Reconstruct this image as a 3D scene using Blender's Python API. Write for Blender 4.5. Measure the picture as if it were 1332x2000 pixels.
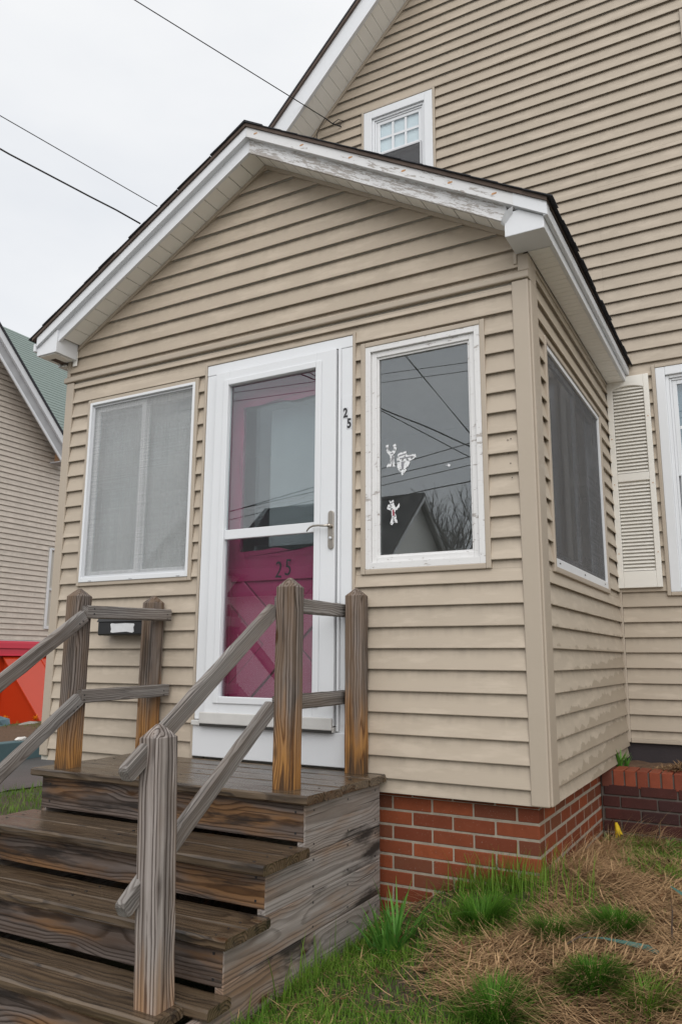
import bpy, math, random
import numpy as np
from mathutils import Matrix, Vector
R = math.radians
random.seed(7); rng = np.random.default_rng(7)
scene = bpy.context.scene
for o in list(bpy.data.objects): bpy.data.objects.remove(o)
COL = scene.collection

# ------------------------------------------------------------------ camera
cam = bpy.data.cameras.new('camera'); cam.sensor_fit = 'VERTICAL'; cam.sensor_height = 36.0; cam.sensor_width = 24.0
cam.lens = 27.113; cam.clip_start = .05; cam.clip_end = 2000
cam_o = bpy.data.objects.new('camera', cam); COL.objects.link(cam_o)
CR = Vector((0.87617448, 0.4819587, 0.00583877)); CD = Vector((-0.08509731, 0.16660303, -0.98234509)); CF = Vector((-0.47442252, 0.86020884, 0.18698671))
cam_o.matrix_world = Matrix(((CR.x, -CD.x, -CF.x, 0.903226), (CR.y, -CD.y, -CF.y, -3.496882), (CR.z, -CD.z, -CF.z, 0.556976), (0, 0, 0, 1)))
scene.camera = cam_o
# ------------------------------------------------------------------ sky and sun (overcast)
SUN_EL, SUN_AZ = R(42), R(152)      # azimuth of the sun measured from +y towards +x
world = bpy.data.worlds.new('World'); scene.world = world; world.use_nodes = True
wn, wl = world.node_tree.nodes, world.node_tree.links
bg = wn['Background']; bg.inputs['Strength'].default_value = 0.1
sky = wn.new('ShaderNodeTexSky'); sky.sky_type = 'NISHITA'; sky.sun_disc = False
sky.sun_elevation = SUN_EL; sky.sun_rotation = SUN_AZ; sky.dust_density = 4.0; sky.air_density = 1.0
tc = wn.new('ShaderNodeTexCoord'); mp = wn.new('ShaderNodeMapping'); mp.inputs['Scale'].default_value = (1.2, 1.2, 3.0)
nz = wn.new('ShaderNodeTexNoise'); nz.inputs['Scale'].default_value = 1.6; nz.inputs['Detail'].default_value = 5; nz.inputs['Roughness'].default_value = .5
cr = wn.new('ShaderNodeValToRGB'); cr.color_ramp.elements[0].position = .3; cr.color_ramp.elements[1].position = .62
cr.color_ramp.elements[0].color = (6.7, 6.9, 7.2, 1); cr.color_ramp.elements[1].color = (7.9, 7.95, 8.0, 1)
mx = wn.new('ShaderNodeMixRGB'); mx.inputs[0].default_value = .93
wl.new(tc.outputs['Generated'], mp.inputs[0]); wl.new(mp.outputs[0], nz.inputs[0]); wl.new(nz.outputs[0], cr.inputs[0])
wl.new(sky.outputs[0], mx.inputs[1]); wl.new(cr.outputs[0], mx.inputs[2]); wl.new(mx.outputs[0], bg.inputs[0])
sun = bpy.data.lights.new('sun', 'SUN'); sun.energy = 1.5; sun.angle = R(65); sun.color = (1, .985, .965)
sun_o = bpy.data.objects.new('sun', sun); COL.objects.link(sun_o)
sd = Vector((math.sin(SUN_AZ) * math.cos(SUN_EL), math.cos(SUN_AZ) * math.cos(SUN_EL), math.sin(SUN_EL)))
sun_o.rotation_euler = sd.to_track_quat('Z', 'Y').to_euler(); sun_o.location = sd * 30
vs = scene.view_settings; vs.view_transform = 'Standard'; vs.look = 'None'; vs.exposure = .34; vs.gamma = 1; vs.use_curve_mapping = False
scene.render.engine = 'CYCLES'
scene.cycles.max_bounces = 8; scene.cycles.transparent_max_bounces = 12

# ------------------------------------------------------------------ helpers
W = {}
def link(name, data, parent=None, M=None):
    o = bpy.data.objects.new(name, data); COL.objects.link(o)
    M = M or Matrix.Identity(4)
    if parent is not None:
        o.parent = parent; o.matrix_parent_inverse = W[parent.name].inverted()
    o.matrix_basis = M; W[o.name] = M.copy()
    return o
def thing(name, label, cat, loc, group=None):
    o = link(name, None, None, Matrix.Translation(loc)); o.empty_display_size = .1
    return tag(o, label, cat, group)
def tag(o, label, cat, group=None):
    o['label'] = label; o['category'] = cat
    if group: o['group'] = group
    return o
def mesh(verts, faces, mat=None, smooth=False, name='mesh'):
    me = bpy.data.meshes.new(name); me.from_pydata([tuple(v) for v in verts], [], faces); me.update()
    if mat: me.materials.append(mat)
    if smooth: me.polygons.foreach_set('use_smooth', [True] * len(me.polygons))
    return me
def npmesh(V, F, mat, cols=None, smooth=False):
    """V (n,3), F (m,k) arrays"""
    me = bpy.data.meshes.new('m'); V = np.asarray(V, dtype=np.float32); F = np.asarray(F, dtype=np.int32)
    me.vertices.add(len(V)); me.vertices.foreach_set('co', V.ravel())
    m, k = F.shape
    me.loops.add(m * k); me.loops.foreach_set('vertex_index', F.ravel())
    me.polygons.add(m); me.polygons.foreach_set('loop_start', np.arange(m, dtype=np.int32) * k)
    me.update(calc_edges=True); me.validate()
    if cols is not None:
        a = me.attributes.new('tint', 'FLOAT', 'POINT'); a.data.foreach_set('value', np.asarray(cols, dtype=np.float32))
    if smooth: me.polygons.foreach_set('use_smooth', [True] * len(me.polygons))
    me.materials.append(mat)
    return me
class MB:
    def __init__(s): s.v = []; s.f = []
    def add(s, v, f):
        n = len(s.v); s.v += [tuple(x) for x in v]; s.f += [tuple(i + n for i in q) for q in f]; return s
    def box(s, x0, x1, y0, y1, z0, z1):
        return s.add([(x0,y0,z0),(x1,y0,z0),(x1,y1,z0),(x0,y1,z0),(x0,y0,z1),(x1,y0,z1),(x1,y1,z1),(x0,y1,z1)],
                     [(0,3,2,1),(4,5,6,7),(0,1,5,4),(1,2,6,5),(2,3,7,6),(3,0,4,7)])
    def prism(s, poly, a, b, axis):
        """poly: 2D points in the plane normal to axis, extruded a..b"""
        n = len(poly); v = []
        for t in (a, b):
            for (p, q) in poly: v.append({'x': (t,p,q), 'y': (p,t,q), 'z': (p,q,t)}[axis])
        f = [tuple(range(n))[::-1], tuple(range(n, 2*n))] + [(i, (i+1) % n, n+(i+1) % n, n+i) for i in range(n)]
        return s.add(v, f)
    def tube(s, pts, r, n=6):
        pts = [Vector(p) for p in pts]; rings = []
        for i, p in enumerate(pts):
            d = (pts[min(i+1, len(pts)-1)] - pts[max(i-1, 0)]).normalized()
            u = d.cross(Vector((0,0,1)))
            if u.length < 1e-4: u = d.cross(Vector((0,1,0)))
            u.normalize(); w = d.cross(u)
            rr = r[i] if isinstance(r, (list, tuple)) else r
            rings.append([p + (u*math.cos(2*math.pi*k/n) + w*math.sin(2*math.pi*k/n))*rr for k in range(n)])
        v = [q for rg in rings for q in rg]; f = []
        for i in range(len(rings)-1):
            for k in range(n): f.append((i*n+k, i*n+(k+1) % n, (i+1)*n+(k+1) % n, (i+1)*n+k))
        f.append(tuple(range(n))[::-1]); f.append(tuple(range((len(rings)-1)*n, len(rings)*n)))
        return s.add(v, f)
    def build(s, name, mat, parent=None, M=None, smooth=False, fix=True):
        me = mesh(s.v, s.f, mat, smooth)
        if fix:
            import bmesh
            b = bmesh.new(); b.from_mesh(me); bmesh.ops.recalc_face_normals(b, faces=b.faces); b.to_mesh(me); b.free()
        return link(name, me, parent, M)
def bevel(o, w=.004, seg=2):
    m = o.modifiers.new('bevel', 'BEVEL'); m.width = w; m.segments = seg; m.limit_method = 'ANGLE'; m.angle_limit = R(40)
    return o
def BX(name, mat, parent, x0, x1, y0, y1, z0, z1, bev=0):
    c = Vector(((x0+x1)/2, (y0+y1)/2, (z0+z1)/2)); a, b, d = (x1-x0)/2, (y1-y0)/2, (z1-z0)/2
    o = MB().box(-a, a, -b, b, -d, d).build(name, mat, parent, Matrix.Translation(c), fix=False)
    return bevel(o, bev) if bev else o
def frame_of(p0, p1, up):
    p0, p1 = Vector(p0), Vector(p1); x = (p1-p0).normalized(); up = Vector(up); z = (up - x*up.dot(x)).normalized(); y = z.cross(x)
    c = (p0+p1)/2
    return Matrix(((x.x,y.x,z.x,c.x),(x.y,y.y,z.y,c.y),(x.z,y.z,z.z,c.z),(0,0,0,1))), (p1-p0).length

# ------------------------------------------------------------------ materials
def newmat(name):
    m = bpy.data.materials.new(name); m.use_nodes = True
    return m, m.node_tree.nodes, m.node_tree.links, m.node_tree.nodes['Principled BSDF']
def N(n, typ, **kw):
    x = n.new('ShaderNode' + typ)
    for k, v in kw.items():
        if isinstance(v, (int, float, tuple)) and k in x.inputs: x.inputs[k].default_value = v
        else: setattr(x, k, v)
    return x
def math_(n, l, op, a, b=None, c=None, clamp=False):
    x = n.new('ShaderNodeMath'); x.operation = op; x.use_clamp = clamp
    for i, v in enumerate((a, b, c)):
        if v is None: continue
        if isinstance(v, (int, float)): x.inputs[i].default_value = v
        else: l.new(v, x.inputs[i])
    return x.outputs[0]
def mixc(n, l, f, a, b, typ='MIX'):
    x = n.new('ShaderNodeMixRGB'); x.blend_type = typ
    for i, v in enumerate((f, a, b)):
        if isinstance(v, (int, float)): x.inputs[i].default_value = v
        elif isinstance(v, tuple): x.inputs[i].default_value = (*v[:3], 1)
        else: l.new(v, x.inputs[i])
    return x.outputs[0]
def ramp(n, l, src, stops):
    x = n.new('ShaderNodeValToRGB'); e = x.color_ramp.elements
    while len(e) < len(stops): e.new(.5)
    for i, (p, c) in enumerate(stops):
        e[i].position = p; e[i].color = (c, c, c, 1) if isinstance(c, (int, float)) else (*c, 1)
    l.new(src, x.inputs[0]); return x.outputs[0]
def noise(n, l, vec, scale=(1,1,1), sc=1.0, det=4, rough=.55, loc=(0,0,0)):
    mpn = n.new('ShaderNodeMapping'); mpn.inputs['Scale'].default_value = scale; mpn.inputs['Location'].default_value = loc
    l.new(vec, mpn.inputs[0]); t = n.new('ShaderNodeTexNoise'); t.inputs['Scale'].default_value = sc; t.inputs['Detail'].default_value = det; t.inputs['Roughness'].default_value = rough
    l.new(mpn.outputs[0], t.inputs[0]); return t.outputs[0]
def bump(n, l, bs, h, strength=.3, dist=.01):
    b = n.new('ShaderNodeBump'); b.inputs['Strength'].default_value = strength; b.inputs['Distance'].default_value = dist
    l.new(h, b.inputs['Height']); l.new(b.outputs[0], bs.inputs['Normal'])
def plain(name, col, rough=.5, var=.08, sc=6, bmp=0, metal=0, bsc=60):
    m, n, l, b = newmat(name); geo = n.new('ShaderNodeNewGeometry')
    f = noise(n, l, geo.outputs['Position'], sc=sc, det=6)
    c = mixc(n, l, f, tuple(x*(1-var) for x in col), tuple(min(1, x*(1+var)) for x in col)); l.new(c, b.inputs['Base Color'])
    b.inputs['Roughness'].default_value = rough; b.inputs['Metallic'].default_value = metal
    if bmp: bump(n, l, b, noise(n, l, geo.outputs['Position'], sc=bsc, det=5), bmp, .004)
    return m

def siding_mat(name, col, phase=0.0, pitch=.1016, stain=False, grainaxis='x', wetbase=0.0):
    m, n, l, b = newmat(name); geo = n.new('ShaderNodeNewGeometry'); P = geo.outputs['Position']
    sep = n.new('ShaderNodeSeparateXYZ'); l.new(P, sep.inputs[0])
    oi = n.new('ShaderNodeObjectInfo')
    c = mixc(n, l, oi.outputs['Random'], tuple(x*.965 for x in col), tuple(x*1.03 for x in col))
    f1 = noise(n, l, P, sc=1.7, det=5)                       # broad grime
    c = mixc(n, l, ramp(n, l, f1, [(.35, 0.0), (.7, .16)]), c, tuple(x*.72 for x in col))
    fr = math_(n, l, 'FRACT', math_(n, l, 'DIVIDE', math_(n, l, 'SUBTRACT', sep.outputs[2], phase), pitch))
    # streaky damp marks running down from each lap
    st = noise(n, l, P, scale=(14, 14, 1.6), sc=1.4, det=4)
    lap = ramp(n, l, fr, [(.45, 0.0), (.98, 1.0)])
    c = mixc(n, l, math_(n, l, 'MULTIPLY', math_(n, l, 'MULTIPLY', ramp(n, l, st, [(.42, 0.0), (.62, 1.0)]), lap), .42), c, tuple(x*.6 for x in col))
    # chalky dry patches
    dp = noise(n, l, P, scale=(3, 3, 12), sc=1.6, det=5, loc=(3, 1, 7))
    c = mixc(n, l, ramp(n, l, dp, [(.5, 0.0), (.66, .42)]), c, tuple(min(1, x*1.22+.03) for x in col))
    rough = .5
    if stain:
        a = math_(n, l, 'MULTIPLY', noise(n, l, P, scale=(1, 3.2, 2.0), sc=2.2, det=7, rough=.6), 1.5)
        hgt = math_(n, l, 'MULTIPLY', math_(n, l, 'SUBTRACT', .55, sep.outputs[2]), .55)
        dep = math_(n, l, 'MULTIPLY', math_(n, l, 'SUBTRACT', sep.outputs[1], .8), .5)
        thr = math_(n, l, 'ADD', math_(n, l, 'ADD', math_(n, l, 'SUBTRACT', a, .62), hgt), math_(n, l, 'MULTIPLY', dep, math_(n, l, 'LESS_THAN', sep.outputs[2], .62)))
        wet = ramp(n, l, math_(n, l, 'SUBTRACT', thr, fr), [(.0, 0.0), (.045, 1.0)])
        wet = math_(n, l, 'MULTIPLY', wet, math_(n, l, 'LESS_THAN', sep.outputs[2], .82))
        c = mixc(n, l, math_(n, l, 'MULTIPLY', wet, .62), c, (col[0]*.60, col[1]*.57, col[2]*.52))
    l.new(c, b.inputs['Base Color']); b.inputs['Roughness'].default_value = rough
    sc3 = (8, 220, 220) if grainaxis == 'x' else (220, 8, 220)
    g = noise(n, l, P, scale=sc3, sc=1.0, det=3)
    b.inputs['Specular IOR Level'].default_value = .32
    bump(n, l, b, g, .22, .002)
    return m

def wood_mat(name, light, dark, ring=170, orange=0.0, orange_x=None, stain=.5, rough=.75, silver=.35, bumpk=.5, brown=(.17,.105,.06), stainlow=.55, contrast=1.0, warpk=.045, strka=.72, stsc=(1.8, 13, 13)):
    """weathered board, grain along local X; orange_x=(x0,x1): bare orange wood where local x goes below"""
    m, n, l, b = newmat(name)
    t = n.new('ShaderNodeTexCoord'); oi = n.new('ShaderNodeObjectInfo')
    off = n.new('ShaderNodeVectorMath'); off.operation = 'SCALE'; off.inputs[0].default_value = (17.3, 11.1, 7.7); l.new(oi.outputs['Random'], off.inputs['Scale'])
    ad = n.new('ShaderNodeVectorMath'); ad.operation = 'ADD'; l.new(t.outputs['Object'], ad.inputs[0]); l.new(off.outputs[0], ad.inputs[1]); P = ad.outputs[0]
    # knots
    mpk = n.new('ShaderNodeMapping'); mpk.inputs['Scale'].default_value = (2.6, 8, 8); l.new(P, mpk.inputs[0])
    vo = n.new('ShaderNodeTexVoronoi'); vo.inputs['Scale'].default_value = 1.0; l.new(mpk.outputs[0], vo.inputs['Vector'])
    knot = ramp(n, l, vo.outputs['Distance'], [(.0, 1.0), (.14, .55), (.42, 0.0)])
    kcore = ramp(n, l, vo.outputs['Distance'], [(.05, 1.0), (.115, 0.0)])
    # rings round a pith line beside the board
    sp = n.new('ShaderNodeSeparateXYZ'); l.new(t.outputs['Object'], sp.inputs[0])
    rnd = math_(n, l, 'SUBTRACT', oi.outputs['Random'], .5)
    yy = math_(n, l, 'SUBTRACT', sp.outputs[1], math_(n, l, 'MULTIPLY', rnd, .09))
    zz = math_(n, l, 'ADD', sp.outputs[2], math_(n, l, 'ADD', .03, math_(n, l, 'MULTIPLY', rnd, .05)))
    rr = math_(n, l, 'SQRT', math_(n, l, 'ADD', math_(n, l, 'MULTIPLY', yy, yy), math_(n, l, 'MULTIPLY', zz, zz)))
    warp = noise(n, l, P, scale=(1.1, 5, 5), sc=1.0, det=3)
    warp2 = noise(n, l, P, scale=(9, 40, 40), sc=1.0, det=2)
    rr = math_(n, l, 'ADD', rr, math_(n, l, 'ADD', math_(n, l, 'MULTIPLY', warp, warpk), math_(n, l, 'ADD', math_(n, l, 'MULTIPLY', knot, .028), math_(n, l, 'MULTIPLY', warp2, .004))))
    ph = math_(n, l, 'FRACT', math_(n, l, 'MULTIPLY', rr, ring))
    late = ramp(n, l, ph, [(.0, .15), (.45, .25), (.82, 1.0), (.93, .75), (1.0, .15)])
    fine = noise(n, l, P, scale=(7, 260, 260), sc=1.0, det=4, rough=.65)
    check = ramp(n, l, noise(n, l, P, scale=(1.6, 95, 95), sc=1.0, det=3, rough=.5, loc=(5, 2, 1)), [(.28, 1.0), (.36, 0.0)])
    strk = noise(n, l, P, scale=(.7, 34, 34), sc=1.0, det=5, rough=.6, loc=(6, 1, 2))
    lt = mixc(n, l, ramp(n, l, strk, [(.36, .5-.5*strka), (.64, .5+.5*strka)]), tuple(x*.42+y_*.22 for x, y_ in zip(light, brown)), tuple(min(1, x*1.5) for x in light))
    c = mixc(n, l, math_(n, l, 'MULTIPLY', late, .95*contrast, clamp=True), lt, dark)
    c = mixc(n, l, math_(n, l, 'MULTIPLY', fine, .5), c, tuple(x*.55 for x in dark))
    pa = noise(n, l, P, scale=(1.5, 9, 9), sc=1.3, det=5, loc=(9, 4, 2))
    c = mixc(n, l, ramp(n, l, pa, [(.42, 0.0), (.64, silver)]), c, brown)
    if orange_x:
        g = math_(n, l, 'ADD', sp.outputs[0], math_(n, l, 'MULTIPLY', math_(n, l, 'SUBTRACT', noise(n, l, P, scale=(2.0, 22, 22), sc=1.0, det=3, loc=(1, 8, 3)), .5), .6))
        gm = n.new('ShaderNodeMapRange'); gm.inputs['From Min'].default_value = orange_x[1]; gm.inputs['From Max'].default_value = orange_x[0]; l.new(g, gm.inputs['Value'])
        oc = mixc(n, l, late, (.44, .22, .066), (.16, .066, .020))
        c = mixc(n, l, math_(n, l, 'MULTIPLY', gm.outputs[0], orange), c, oc)
        gl = n.new('ShaderNodeMapRange'); gl.inputs['From Min'].default_value = orange_x[0]+.02; gl.inputs['From Max'].default_value = orange_x[0]-.12; l.new(g, gl.inputs['Value'])
        c = mixc(n, l, math_(n, l, 'MULTIPLY', gl.outputs[0], .8), c, (.045, .032, .024))
    elif orange:
        po = noise(n, l, P, scale=(1.2, 7, 7), sc=1.2, det=4, loc=(2, 7, 5))
        oc = mixc(n, l, late, (.27, .135, .05), (.09, .042, .016))
        c = mixc(n, l, ramp(n, l, po, [(.50, 0.0), (.62, orange)]), c, oc)
    ps = noise(n, l, P, scale=stsc, sc=1.2, det=6, rough=.6, loc=(4, 3, 8))
    c = mixc(n, l, ramp(n, l, ps, [(stainlow, 0.0), (stainlow+.1, stain)]), c, (.022, .018, .016))
    c = mixc(n, l, kcore, c, (.07, .035, .016))
    c = mixc(n, l, math_(n, l, 'MULTIPLY', check, .75), c, (.02, .017, .015))
    l.new(c, b.inputs['Base Color'])
    rg = ramp(n, l, noise(n, l, P, scale=(2, 6, 6), sc=2.0, det=4), [(.35, rough*.8), (.7, min(1, rough*1.25))]); l.new(rg, b.inputs['Roughness'])
    h = math_(n, l, 'SUBTRACT', math_(n, l, 'ADD', math_(n, l, 'MULTIPLY', late, .6), math_(n, l, 'MULTIPLY', fine, .5)), math_(n, l, 'MULTIPLY', check, 1.6))
    b.inputs['Specular IOR Level'].default_value = .5 if rough < .4 else .22
    bump(n, l, b, h, bumpk, .003)
    return m

def glass_mat(name, tint=(.92,.95,.95), refl=1.0, wav=0.0, wsc=6, dirt=0.0):
    m, n, l, b = newmat(name); out = n['Material Output']; n.remove(b)
    tr = N(n, 'BsdfTransparent'); tr.inputs[0].default_value = (*tint, 1)
    gl = N(n, 'BsdfGlossy'); gl.inputs['Roughness'].default_value = .0; gl.inputs[0].default_value = (.94, .97, 1, 1)
    geo = n.new('ShaderNodeNewGeometry'); dt = n.new('ShaderNodeVectorMath'); dt.operation = 'DOT_PRODUCT'
    l.new(geo.outputs['Normal'], dt.inputs[0]); l.new(geo.outputs['Incoming'], dt.inputs[1])
    cs = math_(n, l, 'SUBTRACT', 1.0, math_(n, l, 'ABSOLUTE', dt.outputs['Value']))
    f = math_(n, l, 'MULTIPLY', math_(n, l, 'ADD', .043, math_(n, l, 'MULTIPLY', math_(n, l, 'POWER', cs, 5.0), .957)), refl, clamp=True)
    if wav:
        bp = n.new('ShaderNodeBump'); bp.inputs['Strength'].default_value = wav; bp.inputs['Distance'].default_value = .01
        l.new(noise(n, l, geo.outputs['Position'], sc=wsc, det=1), bp.inputs['Height']); l.new(bp.outputs[0], gl.inputs['Normal'])
    mxs = N(n, 'MixShader'); l.new(f, mxs.inputs[0]); l.new(tr.outputs[0], mxs.inputs[1]); l.new(gl.outputs[0], mxs.inputs[2])
    last = mxs.outputs[0]
    if dirt:
        df = N(n, 'BsdfDiffuse'); df.inputs[0].default_value = (.55, .56, .56, 1)
        m2 = N(n, 'MixShader'); d = noise(n, l, geo.outputs['Position'], sc=9, det=6)
        l.new(ramp(n, l, d, [(.4, dirt*.4), (.75, dirt)]), m2.inputs[0]); l.new(last, m2.inputs[1]); l.new(df.outputs[0], m2.inputs[2]); last = m2.outputs[0]
    l.new(last, out.inputs[0]); return m

def screen_mat(name, col, opacity, axis):
    m, n, l, b = newmat(name); out = n['Material Output']
    geo = n.new('ShaderNodeNewGeometry'); P = geo.outputs['Position']
    sa = (1.2, 1.2, 130) ; sb = (130, 130, 1.2)
    h = noise(n, l, P, scale=sa, sc=1.0, det=2); v = noise(n, l, P, scale=sb, sc=1.0, det=2); bl = noise(n, l, P, sc=3.0, det=4)
    t = math_(n, l, 'ADD', math_(n, l, 'ADD', math_(n, l, 'MULTIPLY', math_(n, l, 'SUBTRACT', h, .5), .28), math_(n, l, 'MULTIPLY', math_(n, l, 'SUBTRACT', v, .5), .28)), math_(n, l, 'MULTIPLY', math_(n, l, 'SUBTRACT', bl, .5), .35))
    b.inputs['Base Color'].default_value = (*col, 1); b.inputs['Roughness'].default_value = .7
    tr = N(n, 'BsdfTransparent'); ms = N(n, 'MixShader'); l.new(math_(n, l, 'ADD', t, opacity, clamp=True), ms.inputs[0]); l.new(tr.outputs[0], ms.inputs[1]); l.new(b.outputs[0], ms.inputs[2]); l.new(ms.outputs[0], out.inputs[0])
    return m

def peel_mat(name, amount, axis_scale, col=(.72,.72,.725)):
    m, n, l, b = newmat(name); t = n.new('ShaderNodeTexCoord'); P = t.outputs['Object']
    a = noise(n, l, P, scale=axis_scale, sc=1.0, det=9, rough=.68); q = noise(n, l, P, scale=tuple(x*.12 for x in axis_scale), sc=1.0, det=3)
    s = math_(n, l, 'ADD', a, math_(n, l, 'MULTIPLY', math_(n, l, 'SUBTRACT', q, .5), .45))
    th = .66 - amount*.3
    f = ramp(n, l, s, [(th, 0.0), (th+.025, 1.0)])
    wd = noise(n, l, P, scale=(6, 120, 120), sc=1.0, det=3)
    wood = mixc(n, l, wd, (.52, .49, .46), (.30, .27, .25))
    crack = ramp(n, l, noise(n, l, P, scale=(axis_scale[0]*2.2, axis_scale[1]*2.2, axis_scale[2]*2.2), sc=1.0, det=6, loc=(3,3,3)), [(.34, .7), (.39, 0.0)])
    c = mixc(n, l, f, mixc(n, l, noise(n, l, P, sc=7, det=4), tuple(x*.93 for x in col), col), wood)
    c = mixc(n, l, math_(n, l, 'MULTIPLY', crack, min(1, amount*1.2)), c, (.22, .17, .14))
    l.new(c, b.inputs['Base Color']); b.inputs['Roughness'].default_value = .55
    bump(n, l, b, math_(n, l, 'SUBTRACT', 1.0, f), .5, .002)
    return m

def brick_mat(name, ca, cb, dark=0.0):
    m, n, l, b = newmat(name); oi = n.new('ShaderNodeObjectInfo'); geo = n.new('ShaderNodeNewGeometry'); P = geo.outputs['Position']
    c = mixc(n, l, oi.outputs['Random'], ca, cb)
    r2 = math_(n, l, 'FRACT', math_(n, l, 'MULTIPLY', oi.outputs['Random'], 17.3))
    c = mixc(n, l, ramp(n, l, r2, [(.74, 0.0), (.88, .7)]), c, (ca[0]*.45, ca[1]*.75, ca[2]*1.1))
    c = mixc(n, l, ramp(n, l, noise(n, l, P, sc=22, det=6, rough=.65), [(.4, 0.0), (.75, .45)]), c, tuple(x*.5 for x in ca))
    c = mixc(n, l, ramp(n, l, noise(n, l, P, sc=160, det=3), [(.66, 0.0), (.72, .5)]), c, (.34, .26, .22))
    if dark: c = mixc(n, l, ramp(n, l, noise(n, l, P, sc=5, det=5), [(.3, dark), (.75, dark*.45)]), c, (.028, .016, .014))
    l.new(c, b.inputs['Base Color']); b.inputs['Roughness'].default_value = .62; b.inputs['Specular IOR Level'].default_value = .2
    bump(n, l, b, noise(n, l, P, sc=120, det=6, rough=.7), .35, .003)
    return m

SID = (.442, .374, .296)
M_side = siding_mat('vinyl_siding', SID)
M_side_s = siding_mat('vinyl_siding_stained', (.462, .396, .315), stain=True, grainaxis='y')
M_gable = siding_mat('vinyl_siding_gable', (.428, .360, .282), phase=2.556, pitch=.1025)
M_house = siding_mat('vinyl_siding_house', (.425, .360, .284))
M_nb = siding_mat('neighbor_siding', (.60, .53, .46), grainaxis='y')
M_trim = plain('beige_trim', (.415, .352, .28), .5, .05, 5, .1)
M_white = plain('white_vinyl', (.70, .715, .735), .35, .035, 4, .03)
M_whitew = plain('white_aluminium', (.70, .715, .74), .4, .04, 3, .03)
M_sill = plain('dirty_white_sill', (.56, .55, .53), .5, .16, 9, .1)
M_soffit = plain('soffit_vinyl', (.88, .865, .825), .5, .05, 4)
M_cream = plain('cream_shutter', (.76, .735, .68), .5, .06, 7, .1)
M_core = plain('interior_wall', (.55, .52, .46), .8)
M_dark = plain('gap_shade_and_sweep', (.03, .028, .026), .8)
M_gap = plain('soffit_groove', (.36, .34, .31), .8)
M_shingle = plain('asphalt_shingle', (.035, .036, .042), .95, .5, 90, .9, bsc=220)
M_drip = plain('weathered_roof_edge', (.10, .07, .055), .8, .5, 14, .4)
M_peel = peel_mat('peeling_paint', .52, (22, 150, 150)); M_peel2 = peel_mat('peeling_window_paint', .16, (14, 40, 40), (.72, .715, .71)); M_peel0 = peel_mat('peeling_trim_paint', .22, (9, 50, 50))
M_glass = glass_mat('window_glass', refl=2.8, dirt=.04)
M_glassd = glass_mat('storm_glass', refl=2.3, dirt=.015)
M_film = glass_mat('wavy_glass', (.86,.88,.89), refl=1.6, wav=.08, wsc=5)
M_magenta = plain('magenta_paint', (.36, .033, .118), .35, .1, 5, .06)
M_magdark = plain('magenta_jamb_and_groove_shade', (.12, .009, .04), .4, .1, 5)
M_nickel = plain('satin_nickel', (.46, .42, .37), .32, .06, 20, 0, 1.0)
M_black = plain('black_metal', (.012, .012, .013), .35, .2, 10)
M_digit = plain('black_ink', (.015, .015, .017), .5)
M_silver = plain('silver_sticker', (.55, .56, .58), .4)
M_screen = screen_mat('insect_screen_pale', (.46, .47, .47), .31, 'x')
M_screen2 = screen_mat('insect_screen_dark', (.11, .11, .115), .52, 'y')
M_curtain = plain('pale_curtain', (.45, .46, .46), .8, .26, 2.6)
M_decal = plain('white_decal', (.62, .63, .64), .5, .1, 60)
def lacy(m):
    n, l = m.node_tree.nodes, m.node_tree.links; b = n['Principled BSDF']; geo = n.new('ShaderNodeNewGeometry')
    f = ramp(n, l, noise(n, l, geo.outputs['Position'], sc=75, det=3, rough=.6), [(.53, 0.0), (.57, 1.0)]); tr = n.new('ShaderNodeBsdfTransparent'); ms = n.new('ShaderNodeMixShader')
    l.new(f, ms.inputs[0]); l.new(b.outputs[0], ms.inputs[1]); l.new(tr.outputs[0], ms.inputs[2]); l.new(ms.outputs[0], n['Material Output'].inputs[0]); return m
M_lace = lacy(plain('worn_white_decal', (.72, .73, .74), .5, .1, 60))
M_grey = plain('grey_print', (.25, .25, .27), .6)
M_red = plain('red_print', (.30, .07, .09), .6)
M_brick = brick_mat('red_brick', (.262, .068, .028), (.155, .040, .020))
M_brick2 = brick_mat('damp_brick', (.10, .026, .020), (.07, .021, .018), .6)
M_brick3 = brick_mat('rowlock_brick', (.27, .068, .034), (.19, .046, .026), .12)
M_mortar = plain('mortar', (.31, .27, .215), .95, .35, 30, .6, bsc=160)
M_mortar2 = plain('damp_mortar', (.105, .09, .078), .95, .6, 9, .6, bsc=160)
M_found = plain('painted_foundation', (.032, .024, .027), .6, .35, 6, .3)
M_post = wood_mat('post_wood', (.29, .25, .225), (.036, .024, .018), ring=80, orange=1.0, orange_x=(-.36, -.06), stain=.5, silver=.55, warpk=.03)
M_newel = wood_mat('newel_wood', (.46, .415, .39), (.048, .032, .025), ring=78, orange=.75, orange_x=(-.50, -.12), stain=.3, silver=.4, warpk=.03)
M_rail = wood_mat('rail_wood', (.30, .285, .272), (.085, .074, .066), ring=130, stain=.22, silver=.22, contrast=.8)
M_tread = wood_mat('tread_wood', (.160, .112, .070), (.028, .018, .011), ring=75, stain=.75, silver=.6, rough=.23, brown=(.105, .075, .05), bumpk=.35)
M_riser = wood_mat('riser_wood', (.20, .165, .148), (.032, .022, .017), ring=90, orange=.75, stain=.85, silver=.5, rough=.6, brown=(.085, .05, .03))
M_panel = wood_mat('panel_wood', (.40, .365, .34), (.11, .09, .078), ring=95, orange=.55, stain=.92, silver=.5, contrast=.62, warpk=.03, stainlow=.54, strka=.4, stsc=(1.3, 4.5, 4.5), brown=(.19, .145, .115))
M_wire = plain('cable_black', (.012, .012, .012), .6)

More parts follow.
